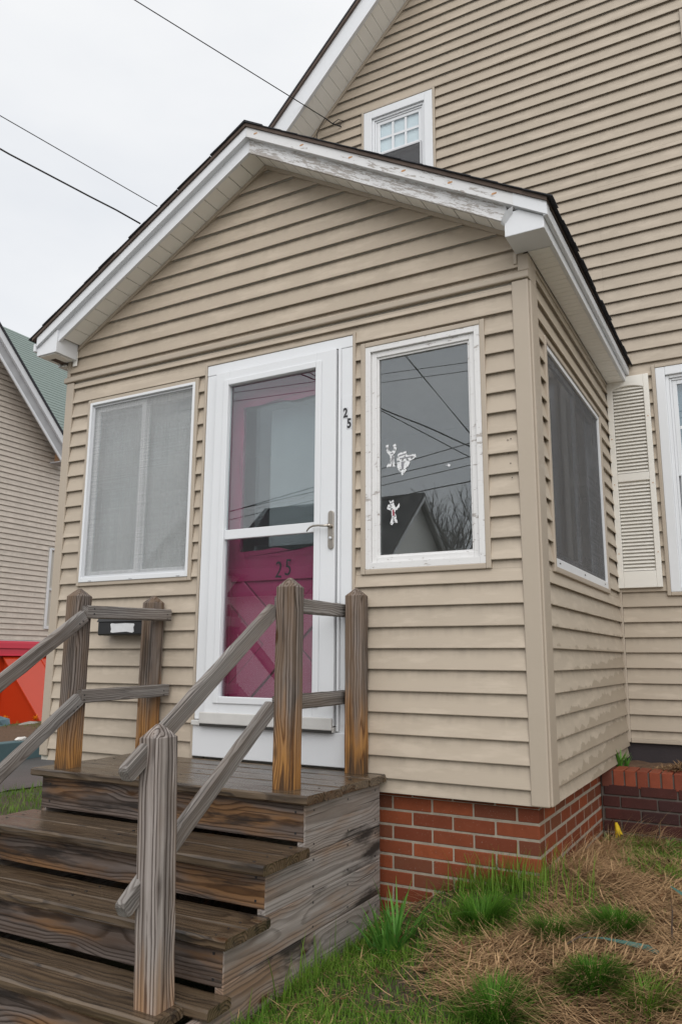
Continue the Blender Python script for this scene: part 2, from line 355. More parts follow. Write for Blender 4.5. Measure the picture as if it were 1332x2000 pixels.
# ------------------------------------------------------------------ lie of the land
CP = np.array([(-.04,.04,-.37),(-.04,1.42,-.475),(.37,1.42,-.455),(-.42,.04,-.46),(-.78,.0,-.61),(-.79,-.25,-.67),(-.79,-.8,-.67),(-.79,-1.14,-.675),(-.79,-1.7,-.72),(-2.4,-1,-.745),(-3.2,0,-.75),(-5,1,-.75),(-7,3,-.75),(1.2,.3,-.43),(.3,-.7,-.52),(.9,-3.5,-1.0),(0,-2,-.74),(2,1.4,-.43),(1.2,1.4,-.45),(-1,-3.5,-.95),(-4,-3,-.95),(3,-2,-.7),(3.5,2,-.5),(-3.2,2,-.75),(.0,.7,-.42),(.5,-1.3,-.60)])
_d = np.linalg.norm(CP[:,None,:2]-CP[None,:,:2], axis=2); _n = len(CP); _A = np.zeros((_n+3, _n+3))
_A[:_n,:_n] = -_d; _A[:_n,_n:] = np.c_[np.ones(_n), CP[:,:2]]; _A[_n:,:_n] = _A[:_n,_n:].T
_W = np.linalg.solve(_A, np.r_[CP[:,2], 0, 0, 0])
def gz(x, y):
    x = np.asarray(x, dtype=float); y = np.asarray(y, dtype=float); s = x.shape
    xf, yf = x.ravel(), y.ravel()
    r = np.sqrt((xf[:,None]-CP[:,0])**2 + (yf[:,None]-CP[:,1])**2)
    z = -(r@_W[:_n]) + _W[_n] + _W[_n+1]*xf + _W[_n+2]*yf
    far = np.clip((np.sqrt((xf+.5)**2+(yf+.3)**2)-4.0)/4.0, 0, 1); tgt = np.where(yf < -1.5, -.98, -.75)
    z = z*(1-far) + tgt*far
    z = z + .045*np.exp(-(((xf-.28)/.42)**2+((yf+.62)/.20)**2)) + .008*np.sin(xf*9+yf*5)+.006*np.sin(yf*13-xf*6)
    return z.reshape(s)
xs = np.unique(np.concatenate([np.linspace(-250,-14,14), np.linspace(-14,-4,40), np.linspace(-4,3,141), np.linspace(3,10,20), np.linspace(10,250,14)]))
ys = np.unique(np.concatenate([np.linspace(-250,-14,14), np.linspace(-14,-4,24), np.linspace(-4,3,141), np.linspace(3,12,30), np.linspace(12,250,14)]))
GX, GY = np.meshgrid(xs, ys, indexing='ij'); GZ = gz(GX, GY)
nx, ny = GX.shape; idx = np.arange(nx*ny).reshape(nx, ny)
F = np.stack([idx[:-1,:-1], idx[1:,:-1], idx[1:,1:], idx[:-1,1:]], -1).reshape(-1, 4)
def ground_mat():
    m, n, l, b = newmat('soil_and_turf'); geo = n.new('ShaderNodeNewGeometry'); P = geo.outputs['Position']
    a = noise(n, l, P, sc=2.2, det=6); q = noise(n, l, P, sc=45, det=5, rough=.7)
    c = mixc(n, l, ramp(n, l, q, [(.3, 0.0), (.7, 1.0)]), (.035, .025, .016), (.12, .085, .05))
    c = mixc(n, l, ramp(n, l, a, [(.45, 0.0), (.6, .8)]), c, (.05, .075, .02))
    l.new(c, b.inputs['Base Color']); b.inputs['Roughness'].default_value = .9
    bump(n, l, b, q, .8, .02); return m
g = link('ground', npmesh(np.stack([GX, GY, GZ], -1).reshape(-1, 3), F, ground_mat(), smooth=True)); g['kind'] = 'structure'
def sheet(name, x0, x1, y0, y1, dz, mat, nx=20, ny=20, edge=0.0):
    X, Y = np.meshgrid(np.linspace(x0, x1, nx), np.linspace(y0, y1, ny), indexing='ij')
    if edge: X = X.copy(); X[-1] += edge*np.sin(Y[-1]*2.3)+edge*.6*np.sin(Y[-1]*6.1)
    Z = gz(X, Y)+dz; i = np.arange(nx*ny).reshape(nx, ny)
    f = np.stack([i[:-1,:-1], i[1:,:-1], i[1:,1:], i[:-1,1:]], -1).reshape(-1, 4)
    o = link(name, npmesh(np.stack([X, Y, Z], -1).reshape(-1, 3), f, mat, smooth=True)); o['kind'] = 'structure'; return o
M_asph = plain('damp_asphalt', (.085, .078, .075), .45, .35, 3.2, .5, bsc=260)
M_mulch = plain('brown_mulch', (.115, .065, .036), .95, .6, 28, 1.0, bsc=130)
sheet('driveway', -7.62, -5.72, -8, 30, .012, M_asph, 24, 120, .06)
sheet('street', -120, 120, -15.5, -8.2, .012, plain('pale_worn_asphalt', (.20, .195, .19), .7, .2, 2, .3), 60, 10)
sheet('bounce_pavement', -60, 60, -8.1, -4.2, .016, plain('bounce_concrete', (.42, .41, .39), .8, .15, 2, .3), 60, 10)  # unseen pale paving, added to bounce light up to the soffits

# ------------------------------------------------------------------ siding builder
def courses(zlo, zhi, pitch, base):
    k = math.floor((zlo-base)/pitch - 1e-6); out = []
    z = base + k*pitch
    while z < zhi - 1e-6:
        if z+pitch > zlo+1e-6: out.append((max(z, zlo), min(z+pitch, zhi), z))
        z += pitch
    return out
def plank(name, mat, parent, axis, sgn, plane, a0, a1, z0, z1, b0=None, b1=None, t=.020, zbase=None, pitch=.1016):
    """one siding course from a0..a1 along the wall (b0,b1 at its top when the ends slope).
       axis 'x': wall in plane y=plane facing sgn*y ; axis 'y': wall in plane x=plane facing sgn*x"""
    sloped = b0 is not None and (abs(b0-a0) > 1e-4 or abs(b1-a1) > 1e-4)
    if b0 is None: b0, b1 = a0, a1
    if a1-a0 < .004 and b1-b0 < .004: return None
    zb = z0 if zbase is None else zbase
    tz = lambda z: t*(1-max(0, min(1, (z-zb)/pitch)))+.0012
    full = abs(z0-zb) < 1e-4; top = min(.012, max(0, zb+pitch-z1) if zb+pitch-z1 > 1e-4 else .012)
    zt = z1+(.017 if zb+pitch-z1 < 1e-4 and not sloped else 0)
    if full: prof = [(0, z0+.013), (tz(z0)-.0050, z0+.017), (tz(z0)-.0032, z0), (tz(z0)-.001, z0), (tz(z0), z0+.003), (tz(z1), z1), (tz(z1), zt+.0001), (0, zt+.0001)]
    else: prof = [(0, z0), (tz(z0)*.3, z0), (tz(z0)*.6, z0), (tz(z0)*.9, z0), (tz(z0), z0+.0005), (tz(z1), z1), (tz(z1), zt+.0001), (0, zt+.0001)]
    m_ = len(prof)
    v = []
    for end in (0, 1):
        for (o_, z) in prof:
            q = max(0, min(1, (z-z0)/max(1e-6, z1-z0))); a = (a0+(b0-a0)*q) if end == 0 else (a1+(b1-a1)*q)
            v.append((a, plane+sgn*o_, z) if axis == 'x' else (plane+sgn*o_, a, z))
    c = Vector((sum(p[i] for p in v)/len(v) for i in range(3)))
    v = [tuple(Vector(p)-c) for p in v]
    f = [tuple(range(m_)), tuple(range(2*m_-1, m_-1, -1))] + [(i, m_+i, m_+(i+1) % m_, (i+1) % m_) for i in range(m_)]
    mb = MB(); mb.add(v, f)
    return mb.build(name, mat, parent, Matrix.Translation(c+Vector((0, 0, random.uniform(-.0009, .0009)))))
def sided_wall(mat, parent, axis, sgn, plane, a0, a1, zlo, zhi, holes, pitch=.1016, base=0.0, left=None, right=None, splits=()):
    """holes: (u0,u1,z0,z1). left/right: functions z -> limit"""
    for (z0, z1, zb) in courses(zlo, zhi, pitch, base):
        cuts = sorted({z0, z1, *[h[2] for h in holes if z0+.004 < h[2] < z1-.004], *[h[3] for h in holes if z0+.004 < h[3] < z1-.004]})
        for s0, s1 in zip(cuts[:-1], cuts[1:]):
            zm = (s0+s1)/2
            segs = [(None, None)]
            L0 = left(s0) if left else a0; L1 = left(s1) if left else a0
            R0 = right(s0) if right else a1; R1 = right(s1) if right else a1
            if R0 <= L0: continue
            R1 = max(R1, L1)
            hs = sorted([(h[0], h[1]) for h in holes if h[2] < zm < h[3] and h[1] > L0 and h[0] < R0])
            cur0, cur1 = L0, L1
            for (h0, h1) in hs:
                if h0 > cur0+.004: plank('siding_plank', mat, parent, axis, sgn, plane, cur0, h0, s0, s1, cur1, h0, zbase=zb, pitch=pitch)
                cur0 = cur1 = max(cur0, h1)
            if cur0 < R0-.004:
                kk = int(round(zb/pitch)); sp = [s for s in splits if cur0+.3 < s+(kk % 4)*.31-(kk % 3)*.2 < R0-.3 and (kk//2) % 2 == 0]
                if sp:
                    q = sp[0]+(kk % 4)*.31-(kk % 3)*.2
                    plank('siding_plank', mat, parent, axis, sgn, plane, cur0, q, s0, s1, cur1, q, zbase=zb, pitch=pitch)
                    plank('siding_plank', mat, parent, axis, sgn, plane-sgn*.0016, q, R0, s0, s1, q, R1, zbase=zb, pitch=pitch)
                else:
                    plank('siding_plank', mat, parent, axis, sgn, plane, cur0, R0, s0, s1, cur1, R1, zbase=zb, pitch=pitch)
def holed_wall(name, mat, parent, axis, p0, p1, a0, a1, z0, z1, holes):
    us = sorted({a0, a1, *[h[0] for h in holes], *[h[1] for h in holes]}); zs = sorted({z0, z1, *[h[2] for h in holes], *[h[3] for h in holes]})
    mb = MB()
    for zz0, zz1 in zip(zs[:-1], zs[1:]):
        run = None
        for u0, u1 in zip(us[:-1], us[1:]):
            inside = any(h[0] <= (u0+u1)/2 <= h[1] and h[2] <= (zz0+zz1)/2 <= h[3] for h in holes)
            if not inside: run = (run[0], u1) if run else (u0, u1)
            if (inside or u1 == us[-1]) and run:
                if axis == 'x': mb.box(run[0], run[1], p0, p1, zz0, zz1)
                else: mb.box(p0, p1, run[0], run[1], zz0, zz1)
                run = None
    return mb.build(name, mat, parent, fix=False)
def ring(name, mat, parent, axis, d0, d1, u0, u1, z0, z1, w, wb=None, wt=None, bev=0, ws=None):
    """rectangular frame (four members butted) as one mesh; d0..d1 depth on the wall normal axis"""
    wb = wb or w; wt = wt or w; mb = MB()
    def bx(a, b, c, d):
        if axis == 'x': mb.box(a, b, d0, d1, c, d)
        else: mb.box(d0, d1, a, b, c, d)
    bx(u0, u0+w, z0, z1); bx(u1-w, u1, z0, z1); bx(u0+w, u1-w, z1-wt, z1); bx(u0+w, u1-w, z0, z0+wb)
    o = mb.build(name, mat, parent, fix=False)
    return bevel(o, bev) if bev else o

# ================================================================== ENTRY PORCH
porch = thing('entry_porch', 'beige vinyl sided entry porch with white peeling gable trim and white storm door', 'porch', (-1.57, 1.0, -.6))
HF = [(-2.929, -2.0, .999, 2.228), (-1.95, -.932, -.07, 2.30), (-.898, -.212, .976, 2.222)]
HS = [(.233, 1.69, .975, 2.185)]
holed_wall('wall', M_core, porch, 'x', .001, .09, -3.15, -.006, -.07, 2.60, [(-2.90,-2.02,1.02,2.2),(-1.94,-.95,-.07,2.28),(-.87,-.23,1.0,2.19)])
holed_wall('wall', M_core, porch, 'y', -.09, -.001, .09, 2.108, -.07, 2.60, [(.27,1.65,1.0,2.15)])
BX('wall', M_core, porch, -3.15, -3.07, .09, 2.108, -.07, 2.6)
BX('floor', M_core, porch, -3.07, -.09, .09, 2.10, -.06, .02)
BX('ceiling', M_core, porch, -3.07, -.09, .09, 2.10, 2.36, 2.40)
sided_wall(M_side, porch, 'x', -1, 0.0, -3.078, -.067, -.066, 2.372, HF)
sided_wall(M_side_s, porch, 'y', 1, 0.0, .12, 2.10, -.066, 2.515, HS)
SL = .586; APX, APZ = -1.575, 3.535                     # line where soffit meets the gable wall
gl_ = lambda z: APX-(APZ-z)/SL; gr_ = lambda z: APX+(APZ-z)/SL
GLf = lambda z: max(-3.125, gl_(z)+.01); GRf = lambda z: min(-.032, gr_(z)-.01)
sided_wall(M_gable, porch, 'x', -1, 0.0, -3.12, -.032, 2.43, 3.51, [], pitch=.1025, base=2.556, left=GLf, right=GRf)
# gable core
MB().prism([(-3.15,2.60),(-.006,2.60),(-.006,2.62),(APX,APZ+.02),(-3.15,2.62)], .001, .09, 'y').build('gable_wall', M_core, porch)
# left side siding (hidden from here but real)
sided_wall(M_side, porch, 'y', -1, -3.15, .12, 2.10, -.066, 2.515, [])
# corner posts
def cornerpost(x0, x1, z0, z1):
    mb = MB(); s = 1 if x1 > -1 else -1; xe = x1 if s > 0 else x0
    mb.box(x0, x1, -.023, -.0015, z0, z1)
    mb.box(xe-s*.020 if s > 0 else xe, xe+.009 if s > 0 else xe+.020, -.0015, .122, z0, z1)
    return bevel(mb.build('corner_post', M_trim, porch, fix=False), .006, 3)
cornerpost(-.068, .014, -.066, 2.383); cornerpost(-3.149, -3.080, -.042, 2.383)
bevel(MB().box(-.034, .020, -.020, -.0015, 2.4312, 2.517).box(-.034, -.0022, -.020, -.0015, 2.5171, 2.535).box(.0, .020, -.0012, .122, 2.387, 2.517).box(-.034, -.0022, -.0195, -.0015, 2.5352, 2.60).build('corner_post', M_trim, porch, fix=False), .004)
bevel(MB().box(-3.155, -3.126, -.020, -.0015, 2.43, 2.60).build('corner_post', M_trim, porch, fix=False), .004)
# belt between gable and wall: projecting J trim, grooves under it
belt = MB().prism([(-.0015,2.387),(-.030,2.387),(-.033,2.392),(-.033,2.417),(-.022,2.428),(-.0015,2.431)], -3.165, .0195, 'x').build('belt_trim', M_trim, porch)
BX('belt_trim', M_trim, porch, -3.078, -.069, -.017, -.0015, 2.352, 2.368, .003)
# brick base ------------------------------------------------------------
BX('base_wall', M_mortar, porch, -3.10, -.0568, .0572, 2.10, -.95, -.062)
def brick_obj(mat, parent, cx, cy, cz, dx, dy, dz, base={}):
    key = (mat.name, round(dx, 3), round(dy, 3), round(dz, 3))
    if key not in base:
        a, b_, c = dx/2, dy/2, dz/2; e = .003
        import bmesh
        bm = bmesh.new(); bmesh.ops.create_cube(bm, size=1.0, matrix=Matrix.Diagonal((dx, dy, dz, 1)))
        bmesh.ops.bevel(bm, geom=bm.edges[:], offset=e, segments=1, affect='EDGES', profile=.5)
        me = bpy.data.meshes.new('brick'); bm.to_mesh(me); bm.free(); me.materials.append(mat); base[key] = me
    j = lambda s: random.uniform(-s, s)
    M = Matrix.Translation((cx+j(.0005), cy+j(.0006), cz+j(.001))) @ Matrix.Rotation(j(.003), 4, 'Z')
    return link('brick', base[key], parent, M)
PB, LB = .0677, .2025
for r in range(9):
    zt = -.095 - r*PB + .003; zc = zt - .0285
    offx = 0 if r % 2 else .1013
    # front face, running from the corner to behind the steps
    x = -.056
    first = True
    while x > -1.02:
        w = .194 if not (first and r % 2 == 0) else .094
        if r == 0 and False: pass
        brick_obj(M_brick, porch, x-w/2, .054+.045, zc, w, .09, .057); x -= w+.0085; first = False
    y = .054+(.0985 if r % 2 else 0.0); 
    # side face
    first = True
    y = .152 if r % 2 == 1 else .152
    yy = .152 if True else 0
    start = .1525 if r % 2 == 1 else .1525
    y = start
    if r % 2 == 0: seq = .194
    yoff = 0 if r % 2 else .1013
    k = 0
    while y < 1.60:
        w = .194 if not (k == 0 and r % 2 == 1) else .094
        if k == 0 and r % 2 == 0: w = .194
        brick_obj(M_brick, porch, -.0585-.045+.0025, y+w/2, zc, .09, w, .057); y += w+.0085; k += 1
for k in range(5):   # soldier bit of the top course just visible under the siding
    brick_obj(M_brick, porch, -.056-.194/2-k*LB, .099, -.0625-.004, .194, .09, .046)
for k in range(8): brick_obj(M_brick, porch, -.101, .1525+.0485+k*LB, -.0625-.004, .09, .194, .046)
# ---------------- windows
def window_trim(axis, sgn, u0, u1, z0, z1):
    """beige J channel picture frame"""
    d = (-.024, -.0015) if axis == 'x' else (.0015, .024)
    return ring('window_trim', M_trim, porch, axis, d[0], d[1], u0, u1, z0, z1, .026, bev=.004)
# left window: slider behind an insect screen
window_trim('x', -1, -2.928, -2.002, .997, 2.229)
lw = ring('window_frame', M_white, porch, 'x', -.030, .05, -2.902, -2.024, 1.020, 2.205, .018, wb=.030, bev=.003)
BX('screen', M_screen, lw, -2.884, -2.046, -.008, -.0075, 1.050, 2.187)
ring('screen_frame', M_silver, lw, 'x', -.013, -.003, -2.8835, -2.0425, 1.0505, 2.1865, .012)
def sash(x0, x1, y0):
    s = ring('sash', M_white, lw, 'x', y0, y0+.022, x0, x1, 1.055, 2.18, .035, bev=.003); return s
s1 = sash(-2.882, -2.445, .010); BX('pane', M_glass, s1 and lw, -2.846, -2.480, .020, .023, 1.090, 2.145)
s2 = sash(-2.475, -2.044, .034); BX('pane', M_glass, lw, -2.439, -2.080, .044, .047, 1.090, 2.145)
# curtain sheet inside, folded
def curtain(x0, x1, y0, z0, z1, parent, amp=.022):
    nxx = 60; X = np.linspace(x0, x1, nxx); V = []; 
    for z in (z0, z1):
        for i, x in enumerate(X): V.append((x, y0+amp*math.sin(i*.9+math.sin(i*.31)*2)+amp*.5*math.sin(i*2.1), z))
    Fc = [(i, i+1, nxx+i+1, nxx+i) for i in range(nxx-1)]
    return link('curtain', mesh(V, Fc, M_curtain, True), parent)
curtain(-2.80, -2.13, .085, .96, 2.02, porch)
curtain(-2.895, -2.03, .115, .96, 2.17, porch, .004)
for (xw) in (-2.80, -2.46, -2.09): BX('drain_slot', M_silver, lw, xw-.012, xw+.012, -.0335, -.030, 1.026, 1.031)
# right window: old wooden sash with peeling paint
window_trim('x', -1, -.898, -.212, .976, 2.222)
rw = ring('window_frame', M_peel2, porch, 'x', -.020, .05, -.872, -.238, 1.002, 2.196, .030, wb=.034, bev=.002)
rs = ring('sash', M_peel2, rw, 'x', -.006, .035, -.8415, -.2685, 1.0365, 2.1655, .030, wb=.028, bev=.003)
pane = BX('pane', M_glass, rw, -.8115, -.2985, .014, .017, 1.0645, 2.1355)
pp = ring('putty_bead', M_peel2, rw, 'x', .004, .0135, -.8114, -.2986, 1.0646, 2.1354, .010)
# decals on the right pane (plain cut paper stand-ins)
def poly_obj(name, mat, parent, pts, y, t=.0006):
    return MB().prism(pts, y-t, y, 'y').build(name, mat, parent)
def decal(parts, strokes, red=()):
    pr = rw
    for i, pts in enumerate(parts): poly_obj('decal', M_lace, pr, pts, .0128-.0002*i)
    for pts in strokes: poly_obj('decal_print', M_grey, pr, pts, .0116)
    for pts in red: poly_obj('decal_print', M_red, pr, pts, .0116)
decal([[(-.768,1.650),(-.752,1.652),(-.752,1.622),(-.735,1.610),(-.722,1.628),(-.728,1.646),(-.712,1.652),(-.706,1.626),(-.720,1.596),(-.722,1.560),(-.712,1.540),(-.716,1.530),(-.738,1.534),(-.764,1.530),(-.762,1.542),(-.744,1.560),(-.744,1.590),(-.766,1.616)]],
      [[(-.742,1.604),(-.724,1.604),(-.726,1.600),(-.740,1.600)],[(-.735,1.590),(-.731,1.590),(-.733,1.545),(-.737,1.545)],[(-.730,1.590),(-.727,1.590),(-.724,1.548),(-.727,1.548)],[(-.756,1.640),(-.753,1.640),(-.756,1.615),(-.759,1.615)]])
decal([[(-.706,1.576),(-.700,1.594),(-.682,1.602),(-.652,1.604),(-.648,1.582),(-.602,1.584),(-.598,1.566),(-.628,1.552),(-.652,1.506),(-.676,1.478),(-.704,1.520)]],
      [[(-.694,1.588),(-.656,1.594),(-.656,1.588),(-.694,1.580)],[(-.690,1.572),(-.616,1.576),(-.616,1.570),(-.690,1.565)],[(-.682,1.552),(-.664,1.552),(-.670,1.512),(-.680,1.516)]])
decal([[(-.752,1.356),(-.740,1.350),(-.726,1.358),(-.724,1.330),(-.708,1.318),(-.696,1.336),(-.690,1.330),(-.700,1.306),(-.718,1.300),(-.708,1.250),(-.704,1.236),(-.724,1.240),(-.736,1.226),(-.748,1.232),(-.738,1.262),(-.738,1.300),(-.764,1.312),(-.758,1.334),(-.744,1.334)]],
      [[(-.746,1.340),(-.730,1.342),(-.732,1.338),(-.746,1.336)],[(-.756,1.324),(-.740,1.318),(-.740,1.314),(-.756,1.320)],[(-.728,1.270),(-.724,1.270),(-.728,1.240),(-.731,1.240)]],
      [[(-.733,1.306),(-.724,1.306),(-.720,1.274),(-.732,1.274)]])
poly_obj('decal', M_lace, rw, [(-.44,1.505),(-.425,1.512),(-.415,1.503),(-.42,1.495)], .0128)
# side window
ring('window_trim', M_trim, porch, 'y', .0015, .026, .233, 1.69, .975, 2.185, .028, bev=.004)
sw = ring('window_frame', M_white, porch, 'y', -.05, .018, .262, 1.661, 1.004, 2.156, .026, wb=.045, bev=.003)
BX('screen', M_screen2, sw, .0055, .006, .290, 1.633, 1.051, 2.128)
for (a, b_, xo) in ((.290, .99, -.020), (.955, 1.633, -.044)):
    ring('sash', M_white, sw, 'y', xo, xo+.022, a, b_, 1.052, 2.127, .035, bev=.003)
    BX('pane', M_glass, sw, xo+.009, xo+.012, a+.036, b_-.036, 1.088, 2.091)
for yw in (.36, .95, 1.55): BX('drain_slot', M_digit, sw, .018, .0195, yw-.012, yw+.012, 1.024, 1.030)
# ---------------- door casing, storm door, inner door
ring('door_trim', M_trim, porch, 'x', -.026, -.0015, -1.952, -.930, -.062, 2.302, .016, bev=.003)
dc = MB().box(-1.935, -1.853, -.020, .05, .225, 2.22).box(-1.034, -.947, -.020, .05, .030, 2.22).box(-1.935, -.947, -.022, .05, 2.2205, 2.285).build('door_casing', M_white, porch, fix=False); bevel(dc, .004)
BX('casing_patch', M_white, dc, -1.009, -.951, -.0225, -.0203, .23, 1.945, .001)
BX('casing_bead', M_white, dc, -1.0298, -1.014, -.034, -.0203, .20, 2.2190, .004)
BX('door_gap_shade', M_dark, dc, -1.0366, -1.0300, -.0225, -.0203, .232, 2.2185); BX('door_gap_shade', M_dark, dc, -1.849, -1.0370, -.0245, -.0222, 2.2165, 2.2235)  # dark strips painting the shade of the slots beside and above the door
BX('door_sill', M_white, porch, -1.935, -.947, -.030, .06, .030, .195, .004)
BX('door_sill', M_sill, porch, -1.934, -1.036, -.050, .06, .1952, .222, .004)
SD = thing('door', '', 'x', (-1.44, -.03, .2)); del SD['label']; del SD['category']
SD.name = 'storm_door'; W['storm_door'] = W.pop('door') if 'door' in W else Matrix.Translation((-1.44, -.03, .2))
SD.parent = porch; SD.matrix_parent_inverse = W[porch.name].inverted()
def sdring(*a, **k): return ring(*a, **k)
XD0, XD1, ZD0, ZD1 = -1.850, -1.037, .226, 2.216
stile = MB().box(XD0, -1.752, -.046, -.012, ZD0, ZD1).box(-1.160, XD1, -.046, -.012, ZD0, ZD1).box(-1.752, -1.160, -.046, -.012, 2.128, ZD1).box(-1.752, -1.160, -.046, -.012, ZD0, .352).box(-1.752, -1.160, -.042, -.014, 1.214, 1.268).build('door_frame', M_white, SD, fix=False); bevel(stile, .003)
for (z0, z1) in ((1.268, 2.128), (.352, 1.214)):
    # stepped glazing beads
    ring('glazing_bead', M_white, SD, 'x', -.0535, -.0462, -1.787 if z0 > 1 else -1.787, -1.125, z0-(.034 if z0 < 1 else -.0005), z1+(.034 if z0 > 1 else -.0005), .034, wb=.034 if z0 < 1 else .0, wt=.034 if z0 > 1 else .0, bev=.006) if False else None
bd = MB()
for (a, b_, c, d) in ((-1.788,-1.752,.316,2.164),(-1.160,-1.124,.316,2.164)): bd.box(a, b_, -.0545, -.0463, c, d)
bd.box(-1.7518, -1.1602, -.0545, -.0463, 2.1282, 2.164).box(-1.7518, -1.1602, -.0545, -.0463, .316, .3518)
bevel(bd.build('glazing_bead', M_white, SD, fix=False), .007, 3)
BX('pane', M_glassd, SD, -1.7515, -1.1605, -.026, -.023, 1.2685, 2.1275)
BX('pane', M_glassd, SD, -1.7515, -1.1605, -.026, -.023, .3525, 1.2135)
BX('kick_plate', M_sill, SD, -1.872, -1.040, -.060, -.0465, .206, .268, .005)
BX('door_sweep', M_dark, SD, -1.868, -1.044, -.058, -.02, .1925, .2055)
plate = MB()
n_ = 10; pts = [(-1.056+.0165*math.cos(t), 1.302+.0165*math.sin(t)) for t in np.linspace(0, math.pi, n_)] + [(-1.056+.0165*math.cos(t), 1.132+.0165*math.sin(t)) for t in np.linspace(math.pi, 2*math.pi, n_)]
hp = MB().prism(pts, -.056, -.0465, 'y').build('door_handle', M_nickel, SD); bevel(hp, .0015)
MB().tube([(-1.056,-.056,1.236),(-1.056,-.082,1.236)], .010, 10).build('handle_hub', M_nickel, hp, smooth=True)
MB().tube([(-1.056,-.080,1.236),(-1.085,-.084,1.236),(-1.115,-.085,1.2395),(-1.145,-.084,1.240),(-1.165,-.083,1.234),(-1.180,-.082,1.222),(-1.186,-.082,1.212)], [.007,.006,.0055,.0055,.005,.0045,.003], 8).build('handle_lever', M_nickel, hp, smooth=True)
MB().tube([(-1.056,-.055,1.172),(-1.056,-.064,1.172)], .0085, 10).build('lock_cylinder', M_silver, hp, smooth=True)
# inner door
ID = link('inner_door', None, porch, Matrix.Translation((-1.45, .1, .03)))
LX0, LX1, LZ0, LZ1 = -1.752, -1.180, 1.150, 2.042
holed_wall('door_slab', M_magenta, ID, 'x', .095, .135, -1.90, -1.00, .035, 2.20, [(LX0, LX1, LZ0, LZ1)])
# window light of the inner door, glazed with a sagging clear film: wavy outline
random.seed(3)
def wavy(x0, x1, z0, z1, amp, n=26):
    P = []
    for (ax, az, bx, bz) in ((x0,z0,x1,z0),(x1,z0,x1,z1),(x1,z1,x0,z1),(x0,z1,x0,z0)):
        ph = random.uniform(0, 6)
        for i in range(n):
            s = i/n; w_ = amp*(math.sin(s*9+ph)+.6*math.sin(s*17+2*ph))*min(1, 8*s*(1-s)); nx_, nz_ = (bz-az), -(bx-ax); L = math.hypot(nx_, nz_)
            P.append((ax+(bx-ax)*s+nx_/L*w_, az+(bz-az)*s+nz_/L*w_))
    return P
inner = wavy(LX0+.004, LX1-.004, LZ0+.01, LZ1-.01, .008)
outer = [(LX0-.03, LZ0-.03), (LX1+.03, LZ0-.03), (LX1+.03, LZ1+.03), (LX0-.03, LZ1+.03)]
def hole_poly(outer4, inn, y0, y1, name, mat, parent):
    m_ = len(inn)//4; mb = MB(); v = []; f = []
    for y in (y0, y1): v += [(x, y, z) for x, z in outer4]; v += [(x, y, z) for x, z in inn]
    S = 4+len(inn)
    for q in range(4):
        seg = [4+q*m_+i for i in range(m_)]+[4+((q+1)*m_) % len(inn)]
        for i in range(m_): f.append((q, seg[i], seg[i+1]))
        f.append((q, seg[-1], (q+1) % 4))
    f2 = [tuple(S+i for i in t)[::-1] for t in f]; L = len(inn)
    wl_ = [(4+i, 4+(i+1) % L, S+4+(i+1) % L, S+4+i) for i in range(L)]
    return mb.add(v, f+f2+wl_).build(name, mat, parent)
hole_poly(outer, inner, .0925, .0945, 'light_surround', M_magenta, ID)
BX('pane', M_film, ID, LX0+.001, LX1-.001, .112, .115, LZ0+.001, LZ1-.001)
BX('curtain', M_curtain, ID, -1.628, -1.19, .22, .224, 1.2, 2.03)
# cross-buck below
def strip(name, p0, p1, wdt, y0, y1, mat, parent):
    (x0, z0), (x1, z1) = p0, p1; L = math.hypot(x1-x0, z1-z0); nx_, nz_ = -(z1-z0)/L*wdt/2, (x1-x0)/L*wdt/2
    return MB().prism([(x0+nx_, z0+nz_), (x0-nx_, z0-nz_), (x1-nx_, z1-nz_), (x1+nx_, z1+nz_)], y0, y1, 'y').build(name, mat, parent)
CX0, CX1, CZ0, CZ1 = -1.79, -1.11, .30, .965
bevel(strip('crossbuck_board', (CX0+.03, CZ1-.03), (CX1-.03, CZ0+.03), .15, .083, .0948, M_magenta, ID), .004)
bevel(strip('crossbuck_board', (CX0+.03, CZ0+.03), (CX1-.03, CZ1-.03), .15, .0815, .0947, M_magenta, ID), .004)
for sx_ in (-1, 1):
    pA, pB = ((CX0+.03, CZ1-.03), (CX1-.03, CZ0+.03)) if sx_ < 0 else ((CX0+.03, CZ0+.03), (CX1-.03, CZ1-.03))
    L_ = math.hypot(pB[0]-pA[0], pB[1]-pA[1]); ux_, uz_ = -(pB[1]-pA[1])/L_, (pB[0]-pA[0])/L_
    for dd_ in (-.079, .079): strip('groove_shade', (pA[0]+ux_*dd_, pA[1]+uz_*dd_), (pB[0]+ux_*dd_, pB[1]+uz_*dd_), .007, .0935 if sx_ < 0 else .0932, .0948, M_magdark, ID)  # dark strips beside the boards, groove shade put in as colour
ring('panel_rail', M_magenta, ID, 'x', .080, .0949, -1.86, -1.04, .20, 1.06, .07, wb=.10, wt=.075, bev=.004)
BX('door_jamb', M_magdark, porch, -1.934, -1.903, .052, .16, .03, 2.24)
BX('door_jamb', M_magdark, porch, -.998, -.95, .052, .16, .03, 2.24)
BX('door_jamb', M_magdark, porch, -1.903, -.998, .052, .16, 2.204, 2.24)
